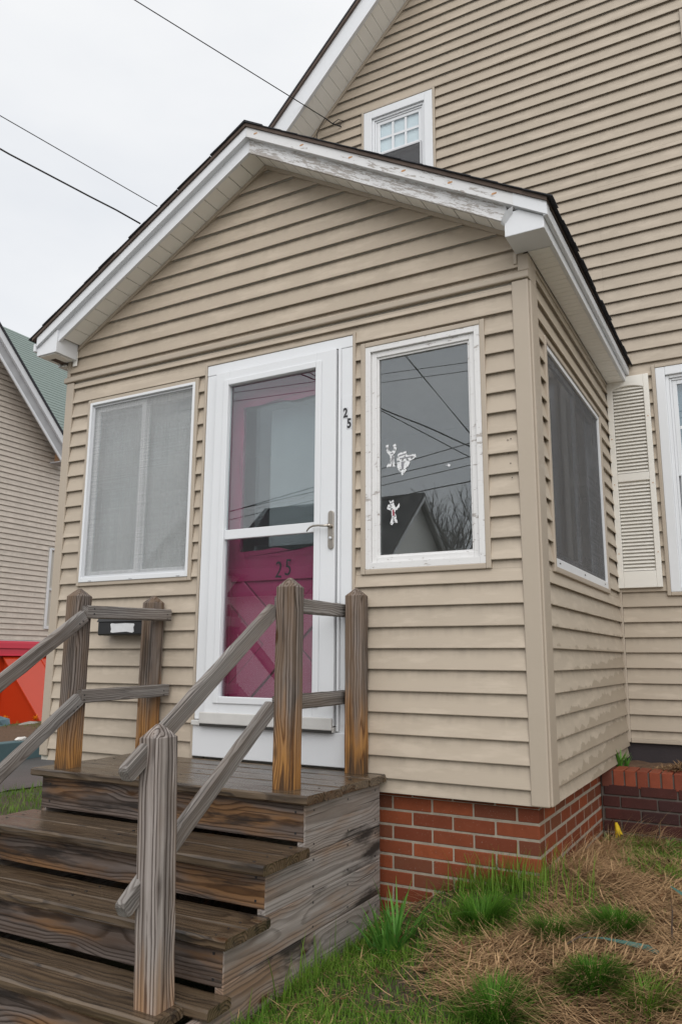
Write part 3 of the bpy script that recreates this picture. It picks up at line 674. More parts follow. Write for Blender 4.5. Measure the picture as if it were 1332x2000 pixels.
# digits
def digit(ch, name, parent, mat, cx, y, cz, h, xs=.72, off=.02, rot=0.0, ex=.0008):
    cu = bpy.data.curves.new('t', 'FONT'); cu.body = ch; cu.align_x = 'CENTER'; cu.align_y = 'CENTER'; cu.size = 1.0; cu.offset = off; cu.extrude = ex/h*.7
    to = bpy.data.objects.new('t', cu); COL.objects.link(to)
    dg = bpy.context.evaluated_depsgraph_get(); me = bpy.data.meshes.new_from_object(to.evaluated_get(dg)); bpy.data.objects.remove(to)
    me.materials.clear(); me.materials.append(mat)
    M = Matrix.Translation((cx, y, cz)) @ Matrix.Rotation(rot, 4, 'Y') @ Matrix.Rotation(R(90), 4, 'X') @ Matrix.Diagonal((h/.70*xs, h/.70, h/.70, 1))
    me.transform(M); return link(name, me, parent)
for (ch, cx, cz) in (('2', -.9885, 1.848), ('5', -.9660, 1.787)):
    BX('number_sticker', M_silver, dc, cx-.0165, cx+.0165, -.0232, -.0226, cz-.031, cz+.031)
    digit(ch, 'house_number', dc, M_digit, cx, -.0240, cz, .050, .72, .03)
for (ch, cx, cz) in (('2', -1.462, 1.037), ('5', -1.400, 1.047)):
    digit(ch, 'door_number', ID, M_digit, cx, .0785, cz, .092, .72, -.004, R(4))
# ---------------- porch roof
YF, YT = -.19, -.225
def slope(sgn): return Vector((sgn*math.cos(math.atan(SL)), 0, -math.sin(math.atan(SL))))
RX, RZ = -1.555, 3.585                    # apex of lower fascia top
XR, XL = .150, -3.262                     # eave faces
def zroof(x, z0): return z0-abs(x-RX)*SL
def slopeprism(name, mat, x0, x1, zt, zb, y0, y1, parent=porch):
    """member following the roof slope between x0 and x1 (same side of the ridge): top offset zt and bottom zb relative to the fascia line"""
    p = [(x0, zroof(x0, RZ)+zb), (x1, zroof(x1, RZ)+zb), (x1, zroof(x1, RZ)+zt), (x0, zroof(x0, RZ)+zt)]
    M, L = frame_of((x0, (y0+y1)/2, zroof(x0, RZ)), (x1, (y0+y1)/2, zroof(x1, RZ)), (0, 0, 1)); Mi = M.inverted()
    mb = MB().prism(p, y0, y1, 'y'); mb.v = [tuple(Mi @ Vector(v)) for v in mb.v]
    return mb.build(name, mat, parent, M)
# lower fascia boards (left clad, right peeling), upper trims
slopeprism('rake_fascia', M_whitew, RX-.0005, -3.075, .0, -.088, YF, YF+.02)
slopeprism('rake_fascia', M_peel, RX+.0005, -.030, .0, -.090, YF, YF+.02)
slopeprism('rake_trim', M_whitew, RX-.0005, XL+.03, .055, -.006, YT, YF+.018)
slopeprism('rake_trim', M_peel0, RX+.0005, .012, .055, -.006, YT, YF+.018)
slopeprism('rake_trim', M_whitew, .0125, .168, .0565, -.0075, YT-.002, YF+.018)
# curled end of the cladding
MB().add([(.012,YT-.003,2.655),(-.02,YT-.012,2.633),(-.045,YT-.004,2.600),(-.052,YT+.012,2.586),(-.03,YF-.003,2.575),(.0,YF-.004,2.612)], [(0,1,5),(1,2,4,5),(2,3,4)]).build('curled_cladding', M_whitew, porch, fix=False)
# soffit panels under both rakes
def soffit_panels(sgn, x_end):
    ang = math.atan(SL); d = .102; s = 0.0; Ltot = abs(x_end-RX)/math.cos(ang)
    while s < Ltot-.02:
        e = min(s+d, Ltot); x0, x1 = RX+sgn*(s+.003)*math.cos(ang), RX+sgn*(e-.003)*math.cos(ang)
        zz = -.066+random.uniform(-.0006, .0006)
        slopeprism('soffit_panel', M_soffit, x0, x1, zz+.006, zz, YF+.0205, -.001); s = e
soffit_panels(-1, -3.06); soffit_panels(1, -.036)
slopeprism('soffit_backing', M_gap, RX-.001, -3.06, -.050, -.0585, YF+.0205, -.001); slopeprism('soffit_backing', M_gap, RX+.001, -.036, -.050, -.0585, YF+.0205, -.001)
# J trim where the soffit meets the wall
slopeprism('frieze_trim', M_trim, RX-.001, -3.10, -.067, -.092, -.024, -.0015); slopeprism('frieze_trim', M_trim, RX+.001, -.06, -.067, -.092, -.024, -.0015)
# boxed returns
rb = MB().prism([(-.038,2.518),(.1475,2.518),(.1475,2.577),(.035,2.642),(-.012,2.640),(-.038,2.604)], YF-.016, -.026, 'y').build('eave_return', M_whitew, porch); bevel(rb, .003)
lb = MB().prism([(-3.245,2.535),(-3.062,2.535),(-3.062,zroof(-3.062,RZ)-.009),(-3.245,zroof(-3.245,RZ)-.009)], YF-.016, -.026, 'y').build('eave_return', M_whitew, porch); bevel(lb, .003)
BX('return_bottom', M_soffit, porch, -3.225, -3.085, YF-.002, -.05, 2.530, 2.5345)
BX('return_bottom', M_drip, porch, -3.20, -3.15, YF+.06, -.03, 2.5285, 2.5298)
BX('return_trim', M_trim, porch, -.052, -.036, -.0255, -.0205, 2.470, 2.53, .002); BX('return_trim', M_soffit, porch, -3.10, -3.062, -.026, -.0215, 2.50, 2.60)
# side eaves: fascia, stepped trim, soffit strips
for sgn, xf in ((1, .1475), (-1, -3.245)):
    a, b_ = (xf-.02, xf) if sgn > 0 else (xf, xf+.02)
    bevel(BX('eave_fascia', M_whitew, porch, a, b_, -.0255, 2.105, 2.518, 2.600), .003)
    a, b_ = (xf+.0005, xf+.022) if sgn > 0 else (xf-.022, xf-.0005)
    bevel(BX('eave_trim', M_whitew, porch, a, b_, YT+.004, 2.105, 2.567, 2.622), .004)
    y = -.02
    while y < 2.09:
        x0, x1 = (.021, xf-.0205) if sgn > 0 else (xf+.0205, -3.171)
        BX('soffit_panel', M_soffit, porch, x0, x1, y+.0022, min(y+.0488, 2.10), 2.5195+random.uniform(-.0004, .0004), 2.526); y += .051
    x0, x1 = (.021, xf-.0205) if sgn > 0 else (xf+.0205, -3.171)
    BX('soffit_backing', M_gap, porch, x0, x1, -.02, 2.10, 2.5275, 2.532)
BX('frieze_trim', M_trim, porch, .0, .018, .123, 2.10, 2.497, 2.5175, .003)
# roof deck and shingles
for sgn, xe in ((-1, XL-.005), (1, .172)):
    slopeprism('roof_deck', M_drip, RX+sgn*.0005, xe, .076, .0568, YT-.012, 2.105)
    ang = math.atan(SL); Lt = abs(xe+sgn*.018-RX)/math.cos(ang); s = 0; rows = 14; st = Lt/rows
    for r in range(rows):
        sA, sB = r*st, (r+1)*st+.004
        xa, xb = RX+sgn*max(.0006, sA)*math.cos(ang), RX+sgn*sB*math.cos(ang); lift = .0772
        n_t = 9; ys_ = [YT-.022+random.uniform(-.004, .004)]
        while ys_[-1] < 2.0: ys_.append(ys_[-1]+random.uniform(.07, .17))
        ys_[-1] = 2.105
        # course strip: flat body with ragged lower edge tabs
        v = []; f = []
        for ya, yb in zip(ys_[:-1], ys_[1:]):
            j = random.uniform(-.007, .007)+(.004 if r == rows-1 else 0); xbb = xb+sgn*j; th = random.uniform(.004, .0062)
            k = len(v); za, zb = zroof(xa, RZ)+lift, zroof(xbb, RZ)+lift+.0022
            v += [(xa,ya,za),(xbb,ya,zb),(xbb,yb,zb),(xa,yb,za),(xa,ya,za+.004),(xbb,ya,zb+th),(xbb,yb,zb+th),(xa,yb,za+.004)]
            f += [(k,k+3,k+2,k+1),(k+4,k+5,k+6,k+7),(k,k+1,k+5,k+4),(k+1,k+2,k+6,k+5),(k+2,k+3,k+7,k+6),(k+3,k,k+4,k+7)]
        mb = MB(); mb.add(v, f); mb.build('shingle_course', M_shingle, porch)
MB().prism([(RX-.13, zroof(RX-.13, RZ)+.083), (RX, RZ+.085), (RX+.13, zroof(RX+.13, RZ)+.083), (RX+.13, zroof(RX+.13, RZ)+.088), (RX, RZ+.090), (RX-.13, zroof(RX-.13, RZ)+.088)], YT-.023, 2.105, 'y').build('ridge_cap', M_shingle, porch)
# rust bleeding from nail heads
M_rust = plain('rust', (.50, .27, .13), .8, .4, 60)
rs_ = MB()
for x in (-1.49, -1.17, -.86, -.55, -.30, -.08): 
    z = zroof(x, RZ)+.027; rs_.add([(x+.009*math.cos(t)*1.2+(.006 if math.cos(t) > .5 else 0), YT-.0008, z+.0055*math.sin(t)) for t in np.linspace(0, 2*math.pi, 9)[:-1]], [tuple(range(8))[::-1]])
o = rs_.build('rust_spots', M_rust, porch, fix=False); o['kind'] = 'stuff'
# nail holes in the right hand siding and corner post
nh = MB()
for (x, z) in ((-.115,1.585),(-.10,1.59),(-.113,1.52),(-.098,1.525),(-.105,1.47),(-.10,1.40)): nh.box(x-.002, x+.002, -.016, -.012, z-.002, z+.002)
for (x, z) in ((-.045,1.47),(-.018,1.475),(-.045,1.40),(-.018,1.405)): nh.box(x-.002, x+.002, -.0212, -.018, z-.002, z+.002)
o = nh.build('nail_holes', M_digit, porch, fix=False); o['kind'] = 'stuff'

# ================================================================== WOODEN STEPS
steps = thing('wooden_steps', 'weathered grey wooden entry steps with post and rail handrails', 'steps', (-1.54, -.7, -.74))
def board(name, mat, p0, p1, w, t, up, parent=steps, cham=.005, nseg=10, jit=.0012, round_=0.0):
    """board along p0->p1; w across (local Y), t thick (local Z, along up)"""
    M, L = frame_of(p0, p1, up); a, b_, c = w/2, t/2, cham
    prof = [(-a+c,-b_),(a-c,-b_),(a,-b_+c),(a,b_-c),(a-c,b_),(-a+c,b_),(-a,b_-c),(-a,-b_+c)]
    v = []; f = []
    rs = random.Random(hash((round(p0[0],3), round(p0[1],3), round(p0[2],3))) & 0xffff)
    xsq = [(-L/2+L*i/nseg, 1.0) for i in range(nseg+1)]
    if round_: xsq = [(-L/2, .55), (-L/2+round_*.35, .84), (-L/2+round_, 1.0)]+[q for q in xsq if q[0] > -L/2+round_+.01]
    nseg = len(xsq)-1
    for i, (x, kz) in enumerate(xsq):
        for (y, z) in prof: z = z*kz; v.append((x+(rs.uniform(-.003,.003) if i in (0, nseg) else 0), y+rs.uniform(-jit,jit), z+rs.uniform(-jit,jit)))
    for i in range(nseg):
        for k in range(8): f.append((i*8+k, i*8+(k+1) % 8, (i+1)*8+(k+1) % 8, (i+1)*8+k))
    f += [tuple(range(8))[::-1], tuple(range(nseg*8, nseg*8+8))]
    return MB().add(v, f).build(name, mat, parent, M)
SX0, SX1 = -2.300, -.790            # faces of the side panels
TX0, TX1 = -2.335, -.757            # tread ends
def tread(y0, y1, z, name='tread', x0=TX0, x1=TX1, t=.036):
    return board(name, M_tread, (x0, (y0+y1)/2, z-t/2), (x1, (y0+y1)/2, z-t/2), y1-y0, t, (0, 0, 1), cham=.007, nseg=16, jit=.0014)
# deck boards
yb = [-.762, -.622, -.481, -.340, -.199, -.064, -.027]
for i, (a, b_) in enumerate(zip(yb[:-1], yb[1:])):
    tread(a+.0015, b_-.0015, .020+random.uniform(-.001, .001)+(.0 if i else .002), 'deck_board', TX0+random.uniform(-.006, .006), TX1+random.uniform(-.010, .008)+(.012 if i == 1 else 0))
# steps: (front edge, back edge, top z)
for (yf_, ym, yk, z) in ((-1.048, -.885, -.718, -.174), (-1.262, -1.130, -.985, -.357), (-1.342, None, -1.215, -.540)):
    if ym: tread(yf_, ym-.001, z); tread(ym+.001, yk, z-.0015, x1=TX1-.004)
    else: tread(yf_, yk, z)
tread(-1.485, -1.346, -.542, x1=-.852)
tread(-1.30, -1.19, -.7, x1=-.80) if False else None
def riser(y, z0, z1, x0=SX0+.004, x1=SX1-.004):
    return board('riser', M_riser, (x0, y, (z0+z1)/2), (x1, y, (z0+z1)/2), z1-z0, .03, (0, -1, 0), cham=.002, nseg=10, jit=.001)
riser(-.700, -.162, -.020); riser(-.968, -.340, -.214); riser(-1.206, -.522, -.397); riser(-1.435, -.745, -.582, x1=-.86)
# notched side panels: stacked planks
def side_panel(x, s):
    xo = x - s*.017
    for (z0, z1, ya) in ((-.205,-.020,-.712),(-.222,-.2052,-.975),(-.388,-.2222,-.978),(-.408,-.3882,-1.20),(-.585,-.4082,-1.214),(-.80,-.5852,-1.40)):
        pass
    # planks follow the photograph: three wide boards, cut back at each riser
    for (pts) in ([(-.712,-.020),(-.030,-.020),(-.030,-.212),(-.712,-.212)],
                  [(-.712,-.2135),(-.030,-.2135),(-.030,-.362),(-.980,-.362),(-.980,-.212),(-.7125,-.212)],
                  [(-.980,-.3635),(-.030,-.3635),(-.030,-.512),(-1.2195,-.512),(-1.2195,-.395),(-.9805,-.395)],
                  [(-1.2195,-.5135),(-.030,-.5135),(-.030,-.665),(-1.41,-.665),(-1.41,-.58),(-1.2195,-.58)],
                  [(-1.41,-.6665),(-.030,-.6665),(-.030,-.83),(-1.41,-.83)]):
        ys_ = [p[0] for p in pts]; zs_ = [p[1] for p in pts]; c = Vector((xo, (min(ys_)+max(ys_))/2, (min(zs_)+max(zs_))/2))
        M = Matrix(((0,0,1,c.x),(1,0,0,c.y),(0,1,0,c.z),(0,0,0,1)))
        mb = MB().prism([(p[0]-c.y, p[1]-c.z) for p in pts], -.017+random.uniform(-.001,.001), .017+random.uniform(-.001,.001), 'z')
        bevel(mb.build('side_plank', M_panel, steps, M), .003, 1)
side_panel(SX1, 1); side_panel(SX0, -1)
BX('stringer', M_riser, steps, -1.6, -1.55, -.69, -.05, -.75, -.02); 
# posts with four sided caps
def post(name, mat, x0, x1, y0, y1, z0, zs, zt, lean=0.0):
    cx, cy, h = (x0+x1)/2, (y0+y1)/2, (zs-z0); a = (x1-x0)/2; b_ = (y1-y0)/2
    M = Matrix(((0,1,0,cx),(0,0,1,cy),(1,0,0,z0+h/2),(0,0,0,1)))   # local X up
    if lean: M = Matrix.Translation((cx, cy, z0)) @ Matrix.Rotation(lean, 4, 'Y') @ Matrix.Translation((-cx, -cy, -z0)) @ M
    v = []; f = []; c = .004; prof = [(-a+c,-b_),(a-c,-b_),(a,-b_+c),(a,b_-c),(a-c,b_),(-a+c,b_),(-a,b_-c),(-a,-b_+c)]
    n = 14; rs = random.Random(int(abs(cx*cy*1e4)))
    for i in range(n+1):
        for (y, z) in prof: v.append((-h/2+h*i/n, y+rs.uniform(-.0011,.0011), z+rs.uniform(-.0011,.0011)))
    for i in range(n):
        for k in range(8): f.append((i*8+k, i*8+(k+1) % 8, (i+1)*8+(k+1) % 8, (i+1)*8+k))
    f.append(tuple(range(8))[::-1])
    k0 = len(v)
    for (y, z) in prof: v.append((h/2+(zt-zs)*.55, y*.52, z*.52))
    for k in range(8): f.append((n*8+k, n*8+(k+1) % 8, k0+(k+1) % 8, k0+k))
    k1 = len(v)
    for (y, z) in prof: v.append((h/2+(zt-zs)*.96, y*.14, z*.14))
    for k in range(8): f.append((k0+k, k0+(k+1) % 8, k1+(k+1) % 8, k1+k))
    f.append(tuple(range(k1, k1+8)))
    return MB().add(v, f).build(name, mat, steps, M)
post('post', M_post, -.967, -.877, -.688, -.598, .021, .862, .906)
post('post', M_post, -.940, -.850, -.110, -.030, .021, .866, .905)
post('post', M_post, -2.240, -2.148, -.702, -.612, .021, .864, .905)
post('post', M_post, -2.262, -2.172, -.125, -.035, .021, .868, .912)
post('newel_post', M_newel, -.966, -.872, -1.443, -1.350, -.76, .290, .336, R(-2.3))
post('newel_post', M_newel, -2.245, -2.153, -1.442, -1.350, -.76, .290, .336)
# rails (inner faces of the posts)
def rail(x, ya, za, yb_, zb, name='rail', h=.066, dog=False):
    o = board(name, M_rail, (x, ya, za), (x, yb_, zb), .037, h, (0, 0, 1), cham=.006, nseg=12, jit=.0013, round_=.018 if name == 'rail' else 0)
    return o
for s, x, xl in ((1, -.967-.0195, -.945-.0195), (-1, -2.148+.0195, -2.128)):
    # sloping rails run past the newel, level rails between the deck posts
    rail(x, -1.525, .175, -.680, .790-.030); rail(x, -1.505, -.242, -.680, .352)
    if s > 0:
        rail(x+.006, -.650, .794, -.034, .796, 'level_rail'); rail(x+.006, -.650, .366, -.034, .370, 'level_rail')
    else:
        rail(x, -.675, .783, -.045, .798, 'level_rail'); rail(x, -.675, .366, -.035, .377, 'level_rail')

sc = MB()
for (xf, d) in ((-.9862, -1), (-2.1285+.0190, 1)):
    for (y, z) in ((-.63,.800),(-.63,.775),(-.66,.372),(-.66,.350),(-.08,.800),(-.08,.775),(-.08,.375),(-.08,.352),(-.70,.735),(-.72,.720),(-.70,.318),(-.72,.300),(-1.39,.265),(-1.41,.250),(-1.38,-.165),(-1.40,-.180)):
        sc.box(xf-.002, xf+.002, y-.003, y+.003, z-.003, z+.003)
for (yy, z) in ((-1.01,-.174),(-.93,-.174),(-.84,-.1755),(-.76,-.1755),(-1.23,-.357),(-1.16,-.357),(-1.09,-.3585),(-1.02,-.3585),(-.69,.020),(-.55,.020),(-.41,.020),(-.27,.020),(-.13,.020)):
    for x in (-2.27, -1.57, -.82): sc.box(x-.004+random.uniform(-.01,.01), x+.004, yy-.004, yy+.004, z-.003, z+.0016)
for (y, z0_) in ((-.7152,-.09),(-.9832,-.275),(-1.2212,-.46)):
    for x in (-2.24, -.83):
        for dz in (-.04, .04): sc.box(x-.004, x+.004, y-.002, y+.003, z0_+dz-.004, z0_+dz+.004)
for y in (-.64, -.35, -.08):
    for z in (-.05,-.18,-.24,-.34,-.40,-.49,-.55): sc.box(-.7915, -.7885, y-.004, y+.004, z-.004, z+.004)
o = sc.build('screw_heads', M_digit, steps, fix=False); o['kind'] = 'stuff'
# ================================================================== MAILBOX on the porch wall
mbx = thing('mailbox', 'black metal wall mailbox with torn white paper label', 'mailbox', (-2.44, -.02, .68))
mb_ = MB().prism([(-.016,.685),(-.100,.685),(-.108,.692),(-.108,.762),(-.092,.792),(-.016,.800)], -2.622, -2.262, 'x').build('box_body', M_black, mbx); bevel(mb_, .004)
bevel(MB().prism([(-.016,.801),(-.094,.794),(-.113,.764),(-.1155,.766),(-.096,.800),(-.016,.807)], -2.626, -2.258, 'x').build('lid', M_black, mbx), .001)
tp = [(-2.520,.750),(-2.512,.756),(-2.48,.753),(-2.40,.755),(-2.335,.752),(-2.330,.744),(-2.338,.730),(-2.332,.705),(-2.345,.699),(-2.39,.706),(-2.45,.703),(-2.50,.700),(-2.517,.704),(-2.512,.722)]
MB().prism(tp, -.1095, -.1083, 'y').build('paper_label', M_decal, mbx)

# ================================================================== MAIN HOUSE
house = thing('house', 'tall beige sided gable house behind the porch with white windows and louvred shutter', 'house', (-1.7, 5, -.75))
YM = 2.110
HAX = -1.0; 
RS = 1.035; WX0, WX1 = -4.62, 7.2
# wall/soffit line through (-2.481,5.48),(-1.513,6.494)
hl = lambda z: -2.481+(z-5.48)/1.047
AXH = (WX0+WX1)/2; ZAP = 5.48+1.047*(AXH+2.481)
hr = lambda z: 2*AXH-hl(z)
HH = [(.318, 1.45, .985, 2.612), (-1.985, -1.268, 4.10, 5.497), (.695, 1.45, 4.05, 5.365)]
sided_wall(M_house, house, 'x', -1, YM, WX0, WX1, 4.30, 7.6, HH, left=lambda z: max(WX0, hl(z)), right=lambda z: min(2.6, hr(z)), splits=(-.6, .5))
sided_wall(M_house, house, 'x', -1, YM, .030, 2.6, .047, 4.30, HH, splits=(.9,))
sided_wall(M_house, house, 'x', -1, YM, -3.3, .0295, 2.72, 4.30, HH)
sided_wall(M_house, house, 'x', -1, YM, WX0, -3.18, .047, 4.30, [], left=lambda z: max(WX0, hl(z)))
holed_wall('wall', M_core, house, 'x', YM+.001, YM+.10, WX0, WX1, .047, 3.24, [(.345, 1.42, 1.02, 2.58)])
MB().prism([(-2.6,3.24),(-1.955,3.24),(-1.955,6.03),(hl(5.36),5.36),(hl(5.30),5.30),(WX0+.02,3.24)], YM+.001, YM+.1, 'y').build('wall', M_core, house)
MB().prism([(-1.955,5.46),(-1.295,5.46),(-1.295,6.72),(-1.955,6.03)], YM+.001, YM+.1, 'y').build('wall', M_core, house)
MB().prism([(-1.955,3.24),(-1.295,3.24),(-1.295,4.13),(-1.955,4.13)], YM+.001, YM+.1, 'y').build('wall', M_core, house)
MB().prism([(-1.295,3.24),(.72,3.24),(.72,hl and 5.48+1.047*(.72+2.481)),(-1.295,6.72)], YM+.001, YM+.1, 'y').build('wall', M_core, house)
MB().prism([(.72,3.24),(WX1,3.24),(AXH,ZAP),(.72,5.48+1.047*(.72+2.481))], YM+.104, YM+.2, 'y').build('wall', M_core, house)
BX('wall', M_core, house, WX0, WX0+.1, YM+.1, 10, .047, 3.24); BX('wall', M_core, house, WX1-.1, WX1, YM+.1, 10, .047, 3.24); BX('wall', M_core, house, WX0, WX1, 9.9, 10, .047, 3.24)
BX('floor', M_core, house, WX0+.1, WX1-.1, YM+.2, 9.9, 3.0, 3.1); BX('floor', M_core, house, WX0+.1, WX1-.1, YM+.2, 9.9, .05, .12)
BX('foundation', M_found, house, WX0+.02, WX1-.02, YM+.018, 10, -1.0, .046)
BX('wall_trim', M_trim, house, .031, 2.6, YM-.020, YM-.0005, .022, .0465, .003)
BX('corner_trim', M_trim, house, .003, .029, YM-.024, YM-.0005, .024, 2.72, .004)
BX('corner_trim', M_trim, house, .150, .185, YM-.024, YM-.0145, 2.62, 2.72, .003)
# rake: fascia, soffit panels, roof
def hprism(name, mat, x0, x1, zt, zb, y0, y1, dx=0.0):
    f_ = lambda x: 5.48+1.047*(x+2.481)
    p = [(x0, f_(x0)+zb), (x1, f_(x1)+zb), (x1, f_(x1)+zt), (x0, f_(x0)+zt)]
    return MB().prism(p, y0, y1, 'y').build(name, mat, house)
XA, XB = -4.95, AXH
hprism('frieze_trim', M_trim, XA+.3, .6, .0, -.040, YM-.024, YM-.0005)
RY = 1.80
s = 0; dl = .105/math.sqrt(1+1.047**2)*1.0; x = XA
while x < .6:
    hprism('soffit_panel', M_soffit, x+.0014, x+dl-.0014, .012, .003, RY+.021, YM-.001); x += dl
hprism('soffit_backing', M_gap, XA, .6, .022, .0145, RY+.021, YM-.001)
hprism('rake_fascia', M_whitew, XA, XB, .24, -.015, RY, RY+.02)
hprism('rake_trim', M_whitew, XA, XB, .045, -.020, RY-.018, RY-.0005)
hprism('roof_edge', M_drip, XA-.02, XB, .265, .2405, RY-.025, RY+.05)
for s_ in (1,):
    hprism('roof_slope', M_shingle, XA-.05, XB, .290, .2655, RY-.03, 10.2)
MB().prism([(AXH, ZAP+.266), (2*AXH-XA+.05, ZAP+.266-1.047*(AXH-XA+.05)), (2*AXH-XA+.05, ZAP+.29-1.047*(AXH-XA+.05)), (AXH, ZAP+.29)], RY-.03, 10.2, 'y').build('roof_slope', M_shingle, house)
# big window beside the shutter
def dh_window(x0, x1, z0, z1, cas, trimw, zmeet, muntin=None, sill=.03):
    ring('window_trim', M_trim, house, 'x', YM-.030, YM-.0005, x0-trimw, x1+trimw, z0-trimw, z1+trimw, trimw, bev=.004)
    wf = ring('window_frame', M_white, house, 'x', YM-.026, YM+.05, x0+.0005, x1-.0005, z0+.0005, z1-.0005, cas, wb=sill, bev=.004)
    a0, a1, b0, b1 = x0+cas, x1-cas, z0+sill, z1-cas
    ring('window_stop', M_white, wf, 'x', YM-.008, YM+.04, a0, a1, b0, b1, .022, bev=.003)
    ring('window_stop', M_white, wf, 'x', YM+.004, YM+.042, a0+.0225, a1-.0225, b0+.0225, b1-.0225, .016, bev=.003)
    a0 += .039; a1 -= .039; b0 += .039; b1 -= .039
    up = ring('sash', M_white, wf, 'x', YM+.012, YM+.034, a0, a1, zmeet, b1, .030, bev=.003)
    lo = ring('sash', M_white, wf, 'x', YM+.036, YM+.058, a0, a1, b0, zmeet+.03, .034, bev=.003)
    pz = BX('pane', M_glass, wf, a0+.0305, a1-.0305, YM+.022, YM+.025, zmeet+.0305, b1-.0305)
    BX('pane', M_glass, wf, a0+.0345, a1-.0345, YM+.046, YM+.049, b0+.0345, zmeet-.005)
    if muntin:
        nx_, nz_ = muntin; w = .011
        for i in range(1, nx_):
            xm = a0+.03+(a1-a0-.06)*i/nx_; BX('muntin', M_white, wf, xm-w, xm+w, YM+.0175, YM+.0215, zmeet+.031, b1-.031)
        for j in range(1, nz_):
            zm = zmeet+.03+(b1-zmeet-.06)*j/nz_; BX('muntin', M_white, wf, a0+.031, a1-.031, YM+.0170, YM+.0213, zm-w, zm+w)
    ring('screen_frame', M_silver, wf, 'x', YM+.0005, YM+.010, a0+.012, a1-.003, b0+.004, zmeet+.008, .014)
    BX('screen', M_screen2, wf, a0+.026, a1-.017, YM+.005, YM+.0055, b0+.018, zmeet-.006)
    return wf
wf1 = dh_window(.343, 1.425, 1.008, 2.587, .062, .024, 1.80, (3, 2))
wf2 = dh_window(-1.962, -1.291, 4.122, 5.472, .078, .022, 5.02, (3, 2))
wf3 = dh_window(.718, 1.43, 4.072, 5.342, .078, .022, 4.75, (3, 2))
BX('curtain', plain('blue_grey_blind', (.20, .30, .40), .7), wf1, .40, 1.37, YM+.075, YM+.08, 1.05, 2.52)
BX('curtain', plain('grey_blind', (.84, .88, .92), .7), wf2, -1.84, -1.41, YM+.0352, YM+.0358, 5.056, 5.34)
# shutter with two banks of louvers
sh = link('shutter', None, house, Matrix.Translation((.154, 2.07, 1.8)))
SY0, SY1 = YM-.046, YM-.016
def shb(x0, x1, z0, z1, nm='shutter_frame'): return BX(nm, M_cream, sh, x0, x1, SY0, SY1, z0, z1, .003)
X0, X1 = .012, .297
shb(X0, X0+.040, 1.043, 2.552, 'shutter_stile'); shb(X1-.036, X1, 1.043, 2.552, 'shutter_stile')
shb(X0+.0402, X1-.0362, 1.043, 1.156, 'shutter_rail'); shb(X0+.0402, X1-.0362, 1.786, 1.842, 'shutter_rail')
ax0, ax1 = X0+.0402, X1-.0362; ar = [(ax0, 2.5515), (ax0, 2.458)]+[(ax0+(ax1-ax0)*t, 2.458+.024*math.sin(math.pi*t)**.7) for t in np.linspace(.05, .95, 12)]+[(ax1, 2.458), (ax1, 2.5515)]
bevel(MB().prism(ar, SY0, SY1, 'y').build('shutter_rail', M_cream, sh), .002)
BX('shutter_back', M_cream, sh, ax0, ax1, SY1-.004, SY1+.003, 1.15, 2.54)
lv = None
def louvers(z0, z1, nlv):
    global lv
    p = (z1-z0)/nlv
    for i in range(nlv):
        z = z0+(i+.5)*p
        if lv is None:
            w = (ax1-ax0)/2-.002
            lv = mesh([(-w,-.012,-.013),(w,-.012,-.013),(w,.010,.011),(-w,.010,.011),(-w,-.013,-.009),(w,-.013,-.009),(w,.010,.015),(-w,.010,.015)], [(0,3,2,1),(4,5,6,7),(0,1,5,4),(1,2,6,5),(2,3,7,6),(3,0,4,7)], M_cream)
        link('louver', lv, sh, Matrix.Translation(((ax0+ax1)/2, (SY0+SY1)/2+.002, z)))
louvers(1.160, 1.784, 25); louvers(1.846, 2.478, 25)
ss = MB()
for (x, z) in ((.03, 2.1), (.28, 2.24), (.03, 1.77), (.282, 1.76), (.03, 1.28), (.283, 1.28)): ss.tube([(x, SY0-.002, z), (x, SY0+.002, z)], .004, 6)
o = ss.build('shutter_screws', M_rust, sh); o['kind'] = 'stuff'

# ================================================================== BRICK PLANTER
pl = thing('brick_planter', 'dark damp brick planter box with brighter rowlock bricks on top', 'planter', (.8, 1.55, -.5))
PY = 1.425
BX('planter_core', M_mortar2, pl, -.052, 2.4, PY+.008, PY+.19, -.9, -.085)
xk = -.045
i = 0
while xk < 2.3:
    brick_obj(M_brick3, pl, xk+.0285, PY+.0975, -.123, .057, .195, .096)
    xk += .0662; i += 1
for r in range(6):
    zc = -.1895 - r*.0677; x = -.035-(.1 if r % 2 else 0)
    x = max(x, -.045)
    first = True
    while x < 2.3:
        w = .094 if (first and r % 2 == 1) else .194
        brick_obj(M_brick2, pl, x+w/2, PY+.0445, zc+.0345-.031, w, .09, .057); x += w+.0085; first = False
soil = []
def soil_mound():
    X, Y = np.meshgrid(np.linspace(-.05, 2.4, 90), np.linspace(PY+.16, 2.124, 24), indexing='ij')
    Z = -.100+.055*np.exp(-(((X-.46)/.16)**2+((Y-1.62)/.13)**2))+.03*np.exp(-((X-.9)/.3)**2)+.006*np.sin(X*31)*np.sin(Y*27)+rng.uniform(-.004, .004, X.shape)
    n0, n1 = X.shape; ii = np.arange(n0*n1).reshape(n0, n1); f = np.stack([ii[:-1,:-1], ii[1:,:-1], ii[1:,1:], ii[:-1,1:]], -1).reshape(-1, 4)
    return npmesh(np.stack([X, Y, Z], -1).reshape(-1, 3), f, M_mulch, smooth=False)
o = link('soil', soil_mound(), pl); o['kind'] = 'stuff'

